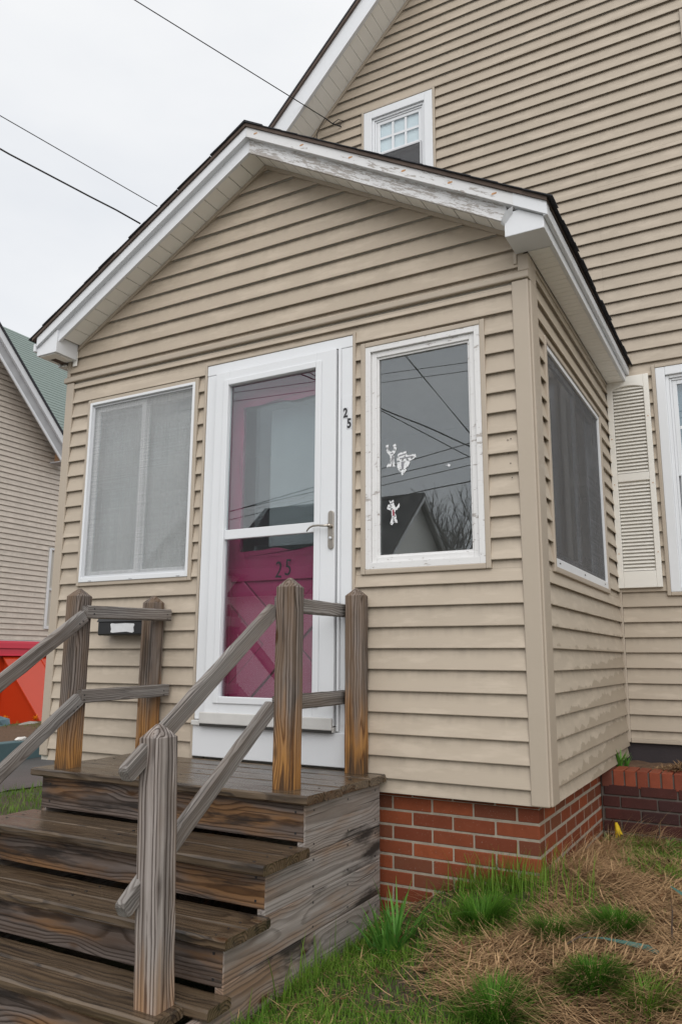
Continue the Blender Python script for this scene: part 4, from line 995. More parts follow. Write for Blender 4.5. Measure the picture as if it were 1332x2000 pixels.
# ================================================================== vegetation
def leaf_mat(name, ca, cb, rough=.5, trans=.25):
    m, n, l, b = newmat(name); a = n.new('ShaderNodeAttribute'); a.attribute_name = 'tint'
    c = mixc(n, l, a.outputs['Fac'], ca, cb); l.new(c, b.inputs['Base Color']); b.inputs['Roughness'].default_value = rough
    if 'Specular IOR Level' in b.inputs: b.inputs['Specular IOR Level'].default_value = .12
    if trans:
        out = n['Material Output']; tl = n.new('ShaderNodeBsdfTranslucent'); l.new(c, tl.inputs[0]); ms = n.new('ShaderNodeMixShader'); ms.inputs[0].default_value = trans
        l.new(b.outputs[0], ms.inputs[1]); l.new(tl.outputs[0], ms.inputs[2]); l.new(ms.outputs[0], out.inputs[0])
    return m
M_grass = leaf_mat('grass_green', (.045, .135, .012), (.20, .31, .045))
M_tuft = leaf_mat('fescue_green', (.020, .080, .006), (.105, .235, .026))
M_straw = leaf_mat('dead_straw', (.085, .042, .020), (.60, .395, .215), .7, .1)
M_leaf = leaf_mat('broad_leaf', (.05, .16, .025), (.15, .34, .06), .4)
M_yel = leaf_mat('yellow_petal', (.62, .42, .02), (.75, .55, .04), .5)
M_blueleaf = leaf_mat('glaucous_leaf', (.05, .12, .10), (.12, .23, .20), .45)
def blades(pos, h, w, az, lean, curl, tint, seg=3):
    """ribbons: pos (n,3), others (n,)"""
    n = len(pos); d = np.stack([np.cos(az), np.sin(az)], -1); p = np.stack([-np.sin(az), np.cos(az)], -1)
    V = np.zeros((n, (seg+1)*2, 3)); T = np.zeros((n, (seg+1)*2))
    for i in range(seg+1):
        s = i/seg; ang = lean+curl*s; ww = w*(1-s**1.6)*.5+.0002
        out = h*s*np.sin(lean+curl*s*.5); up = h*s*np.cos(lean+curl*s*.5)
        c = np.stack([pos[:,0]+d[:,0]*out, pos[:,1]+d[:,1]*out, pos[:,2]+up], -1)
        off = np.stack([p[:,0]*ww, p[:,1]*ww, np.zeros(n)], -1)
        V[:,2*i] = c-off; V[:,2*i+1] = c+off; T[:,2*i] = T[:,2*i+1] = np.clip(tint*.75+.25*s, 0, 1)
    base = np.arange(n)[:,None]*(seg+1)*2; F = []
    for i in range(seg): F.append(base+np.array([[2*i, 2*i+1, 2*i+3, 2*i+2]]))
    F = np.stack(F, 1).reshape(-1, 4)
    return V.reshape(-1, 3), F, T.ravel()
U = lambda a, b, n: rng.uniform(a, b, n)
def in_lawn(x, y):
    ok = ~((x > -3.15) & (x < -.05) & (y > .045)) & ~((x > -2.31) & (x < -.785) & (y > -1.36) & (y < .05)) & ~((x > -.06) & (y > 1.40)) & ~((x > -3.2) & (y > 1.4))
    return ok & ~((x > -.06) & (x < -.03) & (y > .04))
from mathutils import noise as mn
def vn(x, y, s, o=0.0): return np.array([mn.noise(Vector((a*s+o, b*s-o, o))) for a, b in zip(x, y)])
# straw beds: where the lawn has died off
def strawness(x, y):
    e = lambda cx, cy, rx, ry, k=1.0: k*np.exp(-(((x-cx)/rx)**2+((y-cy)/ry)**2))
    s = e(.25,-.55,.50,.20,1.6)+e(.60,-.58,.40,.34,1.3)+e(.30,-.85,.25,.12,.9)+e(.05,.75,.10,.75,.9)+e(.10,.25,.16,.35,.7)+e(.45,.10,.40,.25,.55)+e(.35,.62,.3,.3,.45)+e(-.02,-.80,.16,.12,.55)+e(-.60,-.06,.22,.12,.8)+e(.9,-.2,.5,.6,.8)
    return s
# live grass
n0 = 150000
x = U(-1.3, 1.7, n0); y = U(-2.0, 1.42, n0); x2 = U(-8.5, -2.0, 30000); y2 = U(-1.6, 4.5, 30000)
st = strawness(x, y); pn = vn(x[:], y[:], 4.2); keep = in_lawn(x, y) & (rng.random(n0) < np.clip(1.12-st*1.2+pn*.75, .03, 1)) & (rng.random(n0) < .9)
near = np.where((y < -.1), 1.0, .8)
keep &= rng.random(n0) < near
x, y, pn = x[keep], y[keep], pn[keep]
nearwall = np.exp(-((y-.02)/.05)**2)*(x > -.55)*(x < -.02)+np.exp(-((x+.76)/.05)**2)*(y < -.05)
hgt = U(.022, .065, len(x))*(1+.5*pn)+nearwall*U(.0, .05, len(x))
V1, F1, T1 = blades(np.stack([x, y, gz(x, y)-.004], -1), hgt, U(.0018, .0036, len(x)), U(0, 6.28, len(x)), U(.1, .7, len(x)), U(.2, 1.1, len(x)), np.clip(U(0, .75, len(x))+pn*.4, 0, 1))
ok = in_lawn(x2, y2) & (x2 > -5.76+.06*np.sin(y2*2.3)) & ((x2 < -2.36) ) ; x2, y2 = x2[ok], y2[ok]
V2, F2, T2 = blades(np.stack([x2, y2, gz(x2, y2)-.004], -1), U(.04, .10, len(x2)), U(.004, .007, len(x2)), U(0, 6.28, len(x2)), U(.1, .6, len(x2)), U(.2, .9, len(x2)), U(.2, 1, len(x2)), 2)
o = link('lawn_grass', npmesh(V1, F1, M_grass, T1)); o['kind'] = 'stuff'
o = link('lawn_grass', npmesh(V2, F2, M_grass, T2)); o['kind'] = 'stuff'
# tall grass at the foot of the brick and beside the steps
nn = 900; xa = np.concatenate([rng.normal(-.22, .11, 420), U(-.16, .02, 180), U(-.78, -.70, 120), U(-.2, .2, 180)]); ya = np.concatenate([U(-.08, .03, 420), U(-.14, .02, 180), U(-1.15, -.10, 120), U(-.18, .05, 180)])
kk = in_lawn(xa, ya) & (rng.random(len(xa)) < .38); xa, ya = xa[kk], ya[kk]
V3, F3, T3 = blades(np.stack([xa, ya, gz(xa, ya)-.005], -1), U(.05, .20, len(xa)), U(.003, .006, len(xa)), U(0, 6.28, len(xa)), U(.02, .3, len(xa)), U(.1, .6, len(xa)), U(.15, .9, len(xa)), 4)
o = link('tall_grass', npmesh(V3, F3, M_grass, T3)); o['kind'] = 'stuff'
# straw
n1 = 150000; x = U(-.95, 1.6, n1); y = U(-1.6, 1.40, n1); st = strawness(x, y); pn = vn(x, y, 5.0, 3.3)
keep = in_lawn(x, y) & (rng.random(n1) < np.clip(st*1.1+pn*.45-.10-.25*(x < -.35), .06, 1)); x, y, pn, st = x[keep], y[keep], pn[keep], st[keep]; n = len(x)
flow = .35+1.3*vn(x, y, 2.2, 9.1)
az = flow+rng.normal(0, .55, n)+np.pi*(rng.random(n) < .5)
V4, F4, T4 = blades(np.stack([x, y, gz(x, y)+U(-.004, .028, n)*np.clip(st, .2, 1)], -1), U(.035, .11, n), U(.0025, .006, n), az, U(1.05, 1.65, n), rng.normal(.1, .35, n), np.clip(U(.1, 1.0, n)+pn*.3, 0, 1))
o = link('dead_straw', npmesh(V4, F4, M_straw, T4)); o['kind'] = 'stuff'
# wisps of straw hanging beside the wall
n = 900; x = np.concatenate([U(-.03, .12, 600), U(.0, .35, 300)]); y = np.concatenate([U(.10, .95, 600), U(1.0, 1.36, 300)])
V5, F5, T5 = blades(np.stack([x, y, gz(x, y)+U(0, .02, n)], -1), U(.08, .24, n), U(.0016, .0032, n), rng.normal(-.4, .9, n), U(.2, 1.0, n), U(.6, 1.6, n), U(.2, 1, n), 4)
o = link('dead_straw', npmesh(V5, F5, M_straw, T5)); o['kind'] = 'stuff'
# bare soil clods, pebbles and dead leaves in the bed
cl = MB(); rc = random.Random(11)
for i in range(420):
    x_, y_ = rc.uniform(-.7, 1.1), rc.uniform(-1.0, 1.38)
    if not in_lawn(np.array([x_]), np.array([y_]))[0]: continue
    z_ = float(gz(np.array([x_]), np.array([y_]))[0]); r_ = rc.uniform(.004, .013)
    P_ = [Vector((rc.uniform(.6, 1.2)*r_*c[0], rc.uniform(.6, 1.2)*r_*c[1], rc.uniform(.5, 1.0)*r_*c[2])) for c in ((1,0,0),(0,1,0),(-1,0,0),(0,-1,0),(0,0,1),(0,0,-1))]
    cl.add([(x_+p.x, y_+p.y, z_+.004+p.z) for p in P_], [(0,1,4),(1,2,4),(2,3,4),(3,0,4),(1,0,5),(2,1,5),(3,2,5),(0,3,5)])
o = cl.build('soil_clods', plain('soil_clod', (.10, .07, .048), .95, .5, 20), None, fix=False); o['kind'] = 'stuff'
n = 700; x = U(-.7, 1.1, n); y = U(-1.0, 1.38, n); kk = in_lawn(x, y) & (rng.random(n) < .25+.6*np.clip(strawness(x, y), 0, 1)); x, y = x[kk], y[kk]; n = len(x)
V7, F7, T7 = blades(np.stack([x, y, gz(x, y)+U(.01, .03, n)], -1), U(.02, .05, n), U(.010, .020, n), U(0, 6.28, n), U(1.0, 1.6, n), U(-.6, .6, n), U(0, 1, n), 3)
o = link('dead_leaves', npmesh(V7, F7, leaf_mat('dead_leaf', (.045, .022, .012), (.16, .075, .035), .7, .05), T7)); o['kind'] = 'stuff'
# separate fescue tufts
def tuft(name, x, y, r, h, n, mat, label, cat, group=None, w=(.002, .0036), lean=(.1, .95), seg=4):
    a = U(0, 6.28, n); q = r*.45*np.sqrt(rng.random(n))*(1+.28*np.sin(2*a+x*40)+.22*np.sin(3*a+y*50)); px, py = x+q*np.cos(a), y+q*np.sin(a)
    az = a+rng.normal(0, .5, n); l_ = lean[0]+(lean[1]-lean[0])*(q/(r*.45))*U(.5, 1.1, n)
    z0 = float(gz(np.array([x]), np.array([y]))[0])
    V, F, T = blades(np.stack([px-x, py-y, gz(px, py)-z0-.006], -1), U(.3, 1.15, n)*h*(1+.25*np.sin(a+x*30)), U(w[0], w[1], n), az, l_, U(.2, 1.2, n), np.clip(U(0, 1, n)-.3*(rng.random(n) < .4), 0, 1), seg)
    o = link(name, npmesh(V, F, mat, T), None, Matrix.Translation((x, y, z0))); return tag(o, label, cat, group)
G_T = 'dark fescue tufts in the yard'
tuft('grass_tuft', -.20, -.33, .16, .13, 1900, M_tuft, 'largest dark green fescue tuft, in front of the red brick base', 'grass tuft', G_T)
tuft('grass_tuft', .10, -.38, .13, .10, 1300, M_tuft, 'dark green fescue tuft at the upper edge of the straw mound', 'grass tuft', G_T)
tuft('grass_tuft', .31, -.29, .13, .11, 1400, M_tuft, 'round dark fescue tuft just above the blue-green strap leaf', 'grass tuft', G_T)
tuft('grass_tuft', .30, -.69, .12, .11, 1700, M_tuft, 'darkest fescue tuft, alone in the middle of the dead straw', 'grass tuft', G_T)
tuft('grass_tuft', .03, -.90, .17, .11, 1700, M_tuft, 'wide fescue tuft below the straw mound, cut by the bottom of the photo', 'grass tuft', G_T)
tuft('grass_tuft', .47, -.75, .12, .10, 800, M_grass, 'loose yellow-green grass tuft in the lower right corner', 'grass tuft')
tuft('daffodil_clump', -.56, -.40, .20, .26, 95, M_leaf, 'clump of broad upright green leaves beside the wooden steps', 'plant', None, (.010, .017), (.05, .55), 5)
def small_leaves(name, x, y, z, n, h, w, mat, label, cat, lean=(.3, 1.1)):
    a = U(0, 6.28, n); V, F, T = blades(np.stack([U(-.01,.01,n), U(-.01,.01,n), np.zeros(n)], -1), U(.6, 1.1, n)*h, np.full(n, w), a, U(lean[0], lean[1], n), U(.1, .7, n), U(.2, 1, n), 4)
    # widen the middle of each leaf
    o = link(name, npmesh(V, F, mat, T), None, Matrix.Translation((x, y, z))); return tag(o, label, cat)
G_ = lambda x, y: float(gz(np.array([x]), np.array([y]))[0])
small_leaves('weed', .17, .85, G_(.17,.85), 9, .11, .026, M_leaf, 'broad leaved weed in the straw below the yellow flower', 'weed')
small_leaves('weed', .09, .36, G_(.09,.36), 8, .09, .022, M_leaf, 'small broad weed in straw near the middle of the side wall', 'weed')
small_leaves('weed', .32, 1.20, G_(.32,1.2), 26, .10, .011, M_leaf, 'spreading bright green weed at the foot of the dark planter', 'weed', (.5, 1.4))
small_leaves('weed', .22, .60, G_(.22,.6), 16, .06, .012, M_leaf, 'low leafy weed in the grass between straw patches', 'weed', (.6, 1.4))
small_leaves('seedling', .02, 1.66, -.085, 26, .13, .015, M_leaf, 'fresh green seedling on the planter soil against the porch siding', 'plant', (.1, .6))
small_leaves('seedling', .05, 1.72, -.085, 9, .07, .010, M_leaf, 'short green seedling on the planter soil right of the taller one', 'plant', (.1, .7))
small_leaves('tulip_leaf', .44, 1.80, -.055, 5, .24, .046, M_leaf, 'broad pointed green tulip leaf in the planter at the right edge', 'plant', (.5, .95))
# yellow flower with withered stem
fl = thing('daffodil_flower', 'drooping yellow daffodil bloom on dead grass beside the planter corner', 'flower', (.085, 1.12, G_(.085, 1.12)))
fz = G_(.085, 1.12)
MB().tube([(.03,1.18,fz),(.035,1.15,fz+.10),(.06,1.12,fz+.145),(.078,1.11,fz+.135)], .0025, 6).build('stem', M_straw, fl)
vv = []; ff = []; rp = random.Random(4)
for k in range(9):
    t = 2*math.pi*k/9+rp.uniform(-.2, .2); ct, st_ = math.cos(t), math.sin(t); b0_ = len(vv); L_ = rp.uniform(.055, .085); sp_ = rp.uniform(.008, .017)
    for i in range(5):
        q = i/4; rr_ = .004+sp_*q**.7; w_ = .0075*math.sin(math.pi*(.12+.80*q))+.001; zz_ = fz+.134-L_*q; tw = rp.uniform(-.002, .002)
        cx_, cy_ = .079+rr_*ct+.012*q, 1.11+rr_*st_
        vv += [(cx_-st_*w_, cy_+ct*w_, zz_+tw), (cx_+ct*.003, cy_+st_*.003, zz_), (cx_+st_*w_, cy_-ct*w_, zz_-tw)]
    for i in range(4): ff += [(b0_+3*i, b0_+3*i+1, b0_+3*i+4, b0_+3*i+3), (b0_+3*i+1, b0_+3*i+2, b0_+3*i+5, b0_+3*i+4)]
me = mesh(vv, ff, M_yel, True); a = me.attributes.new('tint', 'FLOAT', 'POINT'); a.data.foreach_set('value', [random.random() for _ in vv]); link('petals', me, fl)
small_leaves('daffodil_leaf', .10, 1.08, fz, 6, .10, .018, M_leaf, 'short green leaves growing under the yellow flower', 'plant')
# blue-green strap leaf lying on straw, twig
def strap(name, pts, wd, mat, label, cat):
    V = []; Fs = []
    for i, (p, w) in enumerate(zip(pts, wd)):
        p = Vector(p); d = (Vector(pts[min(i+1, len(pts)-1)])-Vector(pts[max(i-1, 0)])).normalized(); s_ = d.cross(Vector((.2, -.5, 1))).normalized()*w; V += [p-s_, p+Vector((0,0,-w*.35)), p+s_]
    for i in range(len(pts)-1): Fs += [(3*i, 3*i+1, 3*i+4, 3*i+3), (3*i+1, 3*i+2, 3*i+5, 3*i+4)]
    me = mesh(V, Fs, mat, True); a = me.attributes.new('tint', 'FLOAT', 'POINT'); a.data.foreach_set('value', [.2+.6*i/len(V) for i in range(len(V))])
    return tag(link(name, me), label, cat)
strap('strap_leaf', [(.20,-.44,G_(.2,-.44)+.035),(.29,-.45,G_(.29,-.45)+.045),(.37,-.455,G_(.37,-.455)+.04),(.44,-.465,G_(.44,-.465)+.038),(.475,-.47,G_(.475,-.47)+.03)], [.001,.004,.009,.013,.008], M_blueleaf, 'blue-green strap leaf lying across the dead straw', 'leaf')
strap('strap_leaf', [(.47,.0,G_(.47,0)+.10),(.52,-.03,G_(.52,-.03)+.085),(.57,-.06,G_(.57,-.06)+.06)], [.003,.009,.006], M_blueleaf, 'drooping blue-green leaf at the right edge above the straw', 'leaf')
def twig(name, pts, r, label): return tag(MB().tube(pts, r, 5).build(name, plain('twig_bark', (.06,.04,.03), .8), None), label, 'twig')
twig('twig', [(.50,-.30,G_(.5,-.3)),(.502,-.30,G_(.5,-.3)+.06),(.508,-.298,G_(.5,-.3)+.12),(.505,-.30,G_(.5,-.3)+.16)], [.004,.003,.0025,.0015], 'thin dark upright twig at the right edge of the straw')
twig('twig', [(.17,-.49,G_(.17,-.49)+.03),(.215,-.46,G_(.215,-.46)+.05),(.245,-.44,G_(.245,-.44)+.06)], [.003,.0025,.0015], 'short broken twig leaning beside the blue-green strap leaf')
# dead leaf litter on planter soil
n = 1500; x = rng.normal(.50, .14, n); y = rng.normal(1.63, .07, n); y = np.clip(y, 1.50, 2.05)
z = -.095+.062*np.exp(-(((x-.46)/.16)**2+((y-1.62)/.13)**2))+U(0, .012, n)
V6, F6, T6 = blades(np.stack([x, y, z], -1), U(.015, .045, n), U(.003, .009, n), U(0, 6.28, n), U(.9, 1.6, n), U(-.3, .6, n), U(0, .55, n), 2)
o = link('leaf_litter', npmesh(V6, F6, M_straw, T6)); o['kind'] = 'stuff'

# ================================================================== NEIGHBOUR HOUSE
nb = thing('neighbor_house', 'beige sided house next door with grey rake board and green shingled roof', 'house', (-14, 8, -.75))
NX = -11.2
M_grey_f = plain('weathered_rake_board', (.40, .40, .41), .6, .25, 5)
M_nwhite = plain('neighbor_white', (.72, .73, .75), .5, .1, 3)
nf = lambda y: 4.508-(y-6.773)*1.026         # lower edge of the rake
NYA = 2.2; sy1 = 9.2
rightlim = lambda z: min(sy1, 6.80+(4.52-z)/1.026) if z > 4.45 else sy1
sided_wall(M_nb, nb, 'y', 1, NX, 2.6, 9.2, .86, 7.6, [(6.74, 7.6, 1.06, 2.655)], base=.852, left=lambda z: 2.6, right=rightlim)
BX('wall', M_core, nb, NX-.2, NX-.001, 1.0, 9.2, -.8, 4.2)
MB().prism([(1.0,4.2),(6.9,4.2),(6.9,4.4),(3.4,8.0),(1.0,8.0)], NX-.2, NX-.002, 'x').build('wall', M_core, nb)
BX('sill_trim', M_nwhite, nb, NX-.001, NX+.03, 1.0, 9.2, .80, .851)
BX('foundation', plain('teal_concrete', (.10, .16, .17), .8, .2, 5, .3), nb, NX-.19, NX-.012, 1.0, 9.2, -.9, .799)
def nslope(name, mat, y0, y1, zt, zb, x0, x1):
    p = [(y0, nf(y0)+zb), (y1, nf(y1)+zb), (y1, nf(y1)+zt), (y0, nf(y0)+zt)]
    if x1 > NX+.335: p = [(-3.497+(y+3.497)*.972, .557+(z-.557)*.972) for y, z in p]
    return MB().prism(p, x0, x1, 'x').build(name, mat, nb)
nslope('rake_soffit', M_grey_f, 3.2, 6.60, .06, .03, NX+.002, NX+.33)
nslope('rake_fascia', M_grey_f, 3.2, 6.98, .36, -.01, NX+.3305, NX+.35)
nslope('rake_trim', M_nwhite, 3.2, 7.06, .46, .30, NX+.3505, NX+.40)
nslope('rake_trim', M_nwhite, 3.2, 7.00, .05, -.02, NX+.3505, NX+.37)
nslope('roof_edge', M_shingle, 3.2, 7.14, .52, .461, NX-1.5, NX+.42)
BX('rake_return', plain('bare_wood', (.30, .17, .09), .8, .3, 12), nb, NX+.10, NX+.345, 6.64, 6.84, 4.30, 4.47)
BX('return_bottom', M_grey_f, nb, NX+.05, NX+.36, 6.58, 6.88, 4.275, 4.2995)
# green main roof, courses of shingles rising away from us
M_green = plain('green_shingle', (.20, .245, .225), .9, .25, 30, .5, bsc=120)
gr = MB(); rows = 46
for r in range(rows):
    s0 = r/rows; x0_ = NX-.40-4.5*s0; z0_ = 4.45+4.65*s0; x1_ = NX-.40-4.5*(r+1)/rows; z1_ = 4.45+4.65*(r+1)/rows
    gr.add([(x0_, 4.6, z0_+.028), (x0_, 16, z0_+.028), (x1_, 16, z1_+.006), (x1_, 4.6, z1_+.006), (x0_, 4.6, z0_), (x0_, 16, z0_)], [(0,1,2,3),(4,5,1,0)])
o = gr.build('shingle_courses', M_green, nb, fix=False); o['kind'] = 'stuff'
# window with teal blind
nw = ring('window', M_nwhite, nb, 'y', NX-.04, NX+.035, 6.77, 7.57, 1.085, 2.635, .035, wb=.05)
BX('meeting_rail', M_nwhite, nw, NX-.01, NX+.02, 6.8055, 7.5345, 1.82, 1.86)
BX('pane', plain('teal_blind', (.07, .24, .28), .6), nw, NX-.02, NX-.012, 6.8055, 7.5345, 1.861, 2.599)
BX('pane', plain('dark_pane', (.02, .05, .07), .15), nw, NX-.02, NX-.012, 6.8055, 7.5345, 1.1355, 1.819)
# cellar bulkhead
bh = thing('cellar_bulkhead', 'red steel cellar bulkhead doors sloping down from the beige house next door', 'bulkhead', (-10.6, 6.6, -.6))
M_bred = plain('red_gloss_paint', (.50, .045, .012), .16, .06, 3); M_bred2 = plain('crimson_flashing', (.50, .02, .045), .35, .06, 3)
YB0, YB1 = 5.86, 7.7
def bhp(name, mat, pts, y0, y1): return bevel(MB().prism(pts, y0, y1, 'y').build(name, mat, bh), .006)
P0, P1 = (NX+.05, .56), (-10.02, -.56)
bhp('side_panel', M_bred, [(NX+.035, .53), (-10.06, -.57), (NX+.035, -.75), (NX+.035, -.2)], YB0+.05, YB0+.07)
dxs, dzs = P1[0]-P0[0], P1[1]-P0[1]; Ls = math.hypot(dxs, dzs); nxs, nzs = -dzs/Ls*.03, dxs/Ls*.03
def dleaf(y0, y1): return bhp('door_leaf', M_bred, [P0, P1, (P1[0]+nxs, P1[1]+nzs), (P0[0]+nxs, P0[1]+nzs)], y0, y1)
dleaf(YB0, YB0+.80); dleaf(YB0+.804, YB1)
bhp('seam_strip', M_bred, [(P0[0]+nxs, P0[1]+nzs), (P1[0]+nxs, P1[1]+nzs), (P1[0]+nxs*1.5, P1[1]+nzs*1.5), (P0[0]+nxs*1.5, P0[1]+nzs*1.5)], YB0+.78, YB0+.83)
bhp('header', M_bred2, [(NX+.035, .80), (NX+.08, .70), (NX+.10, .595), (NX+.14, .575), (NX+.035, .575)], YB0-.9, YB1+.02)
bhp('header', M_bred2, [(NX+.036, .845), (NX+.075, .80), (NX+.10, .705), (NX+.085, .705), (NX+.036, .801)], YB0-.9, YB1+.02)
bhp('side_panel', M_bred, [(NX+.035, .57), (NX+.06, .57), (NX+.06, -.75), (NX+.035, -.75)], YB0-.9, YB0+.049)
# planting bed, kerb, stones, flowers
X, Y = np.meshgrid(np.linspace(-11.15, -7.64, 40), np.linspace(-2, 12, 90), indexing='ij')
Z = -.60+.10*np.sin((X+11.15)/3.5*math.pi*.9)+.02*np.sin(X*3+Y*2)+rng.uniform(-.012, .012, X.shape); n0_, n1_ = X.shape; ii = np.arange(n0_*n1_).reshape(n0_, n1_)
f = np.stack([ii[:-1,:-1], ii[1:,:-1], ii[1:,1:], ii[:-1,1:]], -1).reshape(-1, 4)
o = link('mulch_bed', npmesh(np.stack([X, Y, Z], -1).reshape(-1, 3), f, M_mulch)); o['kind'] = 'structure'
kb = tag(bevel(BX('concrete_kerb', plain('teal_painted_concrete', (.085, .145, .16), .75, .25, 4, .4), None, -7.78, -7.60, -2, 12, -.85, -.505), .012), 'low teal painted concrete kerb between driveway and mulch bed', 'kerb')
def stone(name, x, y, z, rx, ry, rz_, mat, label):
    import bmesh
    bm = bmesh.new(); bmesh.ops.create_icosphere(bm, subdivisions=2, radius=1.0)
    rs = random.Random(int(abs(x*977+y*31)))
    for v in bm.verts:
        k = 1+.18*mn.noise(v.co*1.7+Vector((x, y, 0)))*2; v.co = Vector((v.co.x*rx*k, v.co.y*ry*k, v.co.z*rz_*k))
    me = bpy.data.meshes.new('stone'); bm.to_mesh(me); bm.free(); me.materials.append(mat)
    return tag(link(name, me, None, Matrix.Translation((x, y, z))), label, 'stone')
stone('stone', -10.2, 5.05, -.52, .20, .30, .16, plain('blue_grey_stone', (.12, .20, .24), .7, .2, 6), 'blue-grey stone at the left edge under the red bulkhead')
stone('stone', -9.55, 5.25, -.54, .14, .20, .09, plain('grey_stone', (.30, .28, .26), .8, .2, 8), 'pale grey flat stone in front of the orange flowers')
stone('stone', -7.68, 3.56, -.485, .05, .09, .03, plain('white_stone', (.70, .66, .62), .8, .2, 8), 'small white stone lying on the teal kerb')
M_or = leaf_mat('orange_petal', (.75, .22, .01), (.85, .33, .02), .5)
for i, (x, y, lab) in enumerate(((-9.95, 5.68, 'left orange marigold beside the foot of the red bulkhead'), (-9.72, 5.72, 'middle orange marigold beside the foot of the red bulkhead'), (-9.60, 5.86, 'rightmost orange marigold, low beside the red bulkhead foot'), (-10.35, 5.42, 'single orange marigold apart at left beside the blue-grey stone'))):
    zb = -.56; mg = thing('marigold', lab, 'flower', (x, y, zb), 'orange marigolds by the bulkhead')
    n = 36; a = U(0, 6.28, n); V, F, T = blades(np.stack([x+.0*a, y+.0*a, np.full(n, zb+.09)], -1), U(.05, .10, n), np.full(n, .035), a, U(.2, 1.5, n), U(0, .5, n), U(0, 1, n), 2); link('bloom', npmesh(V, F, M_or, T), mg)
    n = 26; a = U(0, 6.28, n); V, F, T = blades(np.stack([x+.0*a, y+.0*a, np.full(n, zb-.02)], -1), U(.06, .13, n), np.full(n, .02), a, U(.2, 1.3, n), U(0, .5, n), U(0, 1, n), 2); link('foliage', npmesh(V, F, M_leaf, T), mg)
n = 2500; x = rng.normal(-9.0, .35, n); y = rng.normal(5.3, .28, n)
V, F, T = blades(np.stack([x, y, np.full(n, -.53)], -1), U(.04, .10, n), U(.006, .012, n), U(0, 6.28, n), U(.1, 1.0, n), U(.2, .8, n), U(0, .6, n), 2)
o = link('bed_grass', npmesh(V, F, M_grass, T)); o['kind'] = 'stuff'

# ================================================================== overhead service wires
def wire(pts, r, label, sag=0.0, wob=0.0, group=None, n=40):
    a, b_ = Vector(pts[0]), Vector(pts[1]); P = []
    for i in range(n+1):
        s_ = i/n; p = a.lerp(b_, s_); p.z -= sag*4*s_*(1-s_); p.z += wob*math.sin(s_*46)+wob*.6*math.sin(s_*87); P.append(p)
    return tag(MB().tube(P, r, 6).build('overhead_wire', M_wire, None, smooth=True), label, 'wire', group)
wire([(-2.30, 1.99, 5.462), (-14, 10.5, 19.9)], .006, 'topmost thin service wire running to the house eave', .0) if False else None
POLE = Vector((-16.0, -9.0, 8.2))
wire([(-2.302, 1.96, 5.470), (-8.5, -7.75, 8.27)], .0045, 'uppermost thin wire meeting the tall gable eave', .0)
wire([(-4.345, 2.0, 5.207), (-9.45, -7.73, 7.94)], .0045, 'middle thin wire going behind the left porch roof slope', .0)
wire([(-4.571, 2.0, 5.072), (-9.6, -7.33, 7.54)], .0085, 'lowest thick wavy cable going behind the left porch roof slope', .0, .006)
hk = thing('wire_hook', 'small wire hook and loop at the foot of the tall gable soffit', 'hook', (-2.30, 2.0, 5.45))
MB().tube([(-2.30,1.96,5.470),(-2.26,2.02,5.44),(-2.20,2.09,5.43)], .006, 6).build('hook', M_black, hk)
MB().tube([(-2.30,1.96,5.465),(-2.40,2.0,5.40),(-2.44,2.03,5.30),(-2.43,2.05,5.22)], .004, 6).build('loop', M_black, hk)
MB().tube([(-2.27,2.05,5.46),(-2.22,2.07,5.50),(-2.17,2.08,5.47),(-2.21,2.08,5.44)], .004, 6).build('curl', M_black, hk)
G_W = 'street utility wires seen reflected in the glass'
for (za, zb, r, wob, lab) in ((5.19, 4.20, .014, .01, 'heavy sloping bundle'), (5.15, 3.98, .010, .0, 'sloping line'), (5.87, 5.78, .006, 0, 'highest level line'), (5.70, 5.62, .006, 0, 'second level line'), (4.02, 4.30, .008, 0, 'rising line'), (3.86, 4.05, .008, 0, 'lower rising line'), (3.70, 3.90, .007, 0, 'third rising line'), (3.42, 3.62, .011, .006, 'lowest thick line')):
    k = (zb-za)/1.8; f_ = lambda x: za+k*(x+5.16)
    x0_, x1_ = -14, 2.5
    wire([(x0_, -9, f_(x0_)), (x1_, -9, f_(x1_))], r, lab+' of the street wires reflected in the window', 0, wob, G_W, 60)

for dx, lab in ((0, 'steep guy wire reflected in the right window, the one farther left'), (.35, 'steep guy wire reflected in the right window, the one farther right')):
    wire([(-6.1+dx*.2, -9, 8.1), (-.75-dx, -9, .84+dx)], .007, lab, 0, 0, G_W)
# ================================================================== house across the street (seen reflected)
ax = thing('house_across_street', 'pale sided house across the street with dark roof, seen reflected in the door and window glass', 'house', (-11, -18, -.98))
M_asid = siding_mat('across_siding', (.90, .89, .85)); M_aroof = plain('across_roof', (.045, .045, .05), .9, .3, 20)
YR, ZR = -18.0, 5.58
bodyx0, bodyx1 = -13.9, -8.3
MB().box(bodyx0+.2, bodyx1, YR-3.2, YR+3.2, -1, 2.75).build('wall', M_asid, ax, fix=False)
MB().prism([(YR-3.2,2.75),(YR+3.2,2.75),(YR,ZR-.15)], bodyx1-.15, bodyx1, 'x').build('gable_wall', M_asid, ax)
for s_ in (1, -1):
    MB().prism([(YR, ZR-.10), (YR+s_*3.65, ZR-.10-3.65*.88), (YR+s_*3.65, ZR+.02-3.65*.88), (YR, ZR+.02)], bodyx0, bodyx1+.25, 'x').build('roof', M_aroof, ax)
    MB().prism([(YR, ZR-.22), (YR+s_*3.6, ZR-.22-3.6*.88), (YR+s_*3.6, ZR-.11-3.6*.88), (YR, ZR-.11)], bodyx1+.2, bodyx1+.27, 'x').build('rake_fascia', M_nwhite, ax)
MB().box(-15.6, -12.6, -15.2, -14.0, -1, 3.0).build('wall', M_asid, ax, fix=False)
MB().prism([(-15.6,3.0),(-12.6,3.0),(-14.1,4.45)], -14.05, -14.0, 'y').build('gable_wall', M_asid, ax)
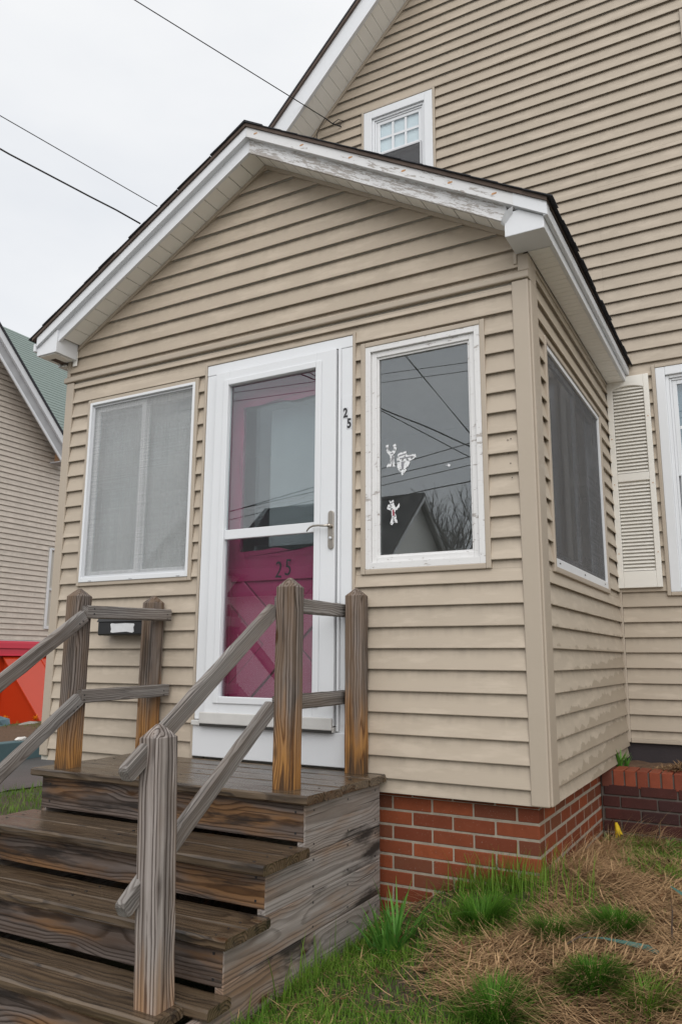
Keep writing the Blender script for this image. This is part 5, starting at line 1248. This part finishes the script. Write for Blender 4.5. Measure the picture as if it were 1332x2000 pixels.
for s_ in (1, -1):
    MB().prism([(-14.1, 4.5), (-14.1+s_*1.75, 2.85), (-14.1+s_*1.75, 2.95), (-14.1, 4.6)], -16.5, -13.8, 'y').build('roof', M_aroof, ax)
wd = BX('window', M_nwhite, ax, -14.7, -13.6, -13.999, -13.95, 1.1, 2.7); BX('pane', plain('across_pane', (.10, .11, .12), .2), wd, -14.6, -13.7, -13.9495, -13.94, 1.2, 2.6)
for xx in (-15.2, -13.55): BX('shutter', plain('across_shutter', (.05, .05, .06), .6), ax, xx, xx+.45, -13.999, -13.96, 1.1, 2.7)
for k in range(28): BX('siding_course', M_asid, ax, bodyx1+.001, bodyx1+.02, YR-3.0+k*.0, YR+3.0, -.6+k*.12, -.6+k*.12+.11) if k < 27 and (-.6+k*.12) < 2.6 else None
# bare tree across the street
tr = thing('bare_tree', 'bare leafless tree across the street, seen reflected in the right window', 'tree', (-5.6, -20, -.98))
M_bark = plain('bark', (.05, .042, .036), .9, .3, 10)
trunk = MB(); twigs = MB(); rt = random.Random(5)
def grow(p, d, L, r, dep, mb):
    n = 3; pts = [p.copy()]; q = p.copy(); dd = d.copy()
    for i in range(n):
        dd = (dd+Vector((rt.uniform(-.16,.16), rt.uniform(-.16,.16), rt.uniform(-.02,.14)))).normalized(); q = q+dd*L/n; pts.append(q.copy())
    mb.tube(pts, [max(.0055, r*(1-.3*i/n)) for i in range(n+1)], 4 if dep > 1 else 6)
    if dep >= 7: return
    for k in range(rt.choice((2, 2, 3))):
        s_ = rt.uniform(.45, 1.0); idx_ = min(n, int(s_*n+.5)); nd = (dd+Vector((rt.uniform(-.8,.8), rt.uniform(-.8,.8), rt.uniform(-.1,.6)))).normalized()
        grow(pts[idx_], nd, L*rt.uniform(.66, .86), r*rt.uniform(.55, .68), dep+1, twigs)
for (bx_, by_) in ((-7.4, -20), (-8.3, -21), (-6.7, -20.5), (-7.0, -22)):
    grow(Vector((bx_, by_, -1)), Vector((rt.uniform(-.1,.1), 0, 1)), 2.3, .11, 0, trunk)
trunk.build('trunk', M_bark, tr, fix=False); o = twigs.build('crown', M_bark, tr, fix=False)
print('objects', len(bpy.data.objects))
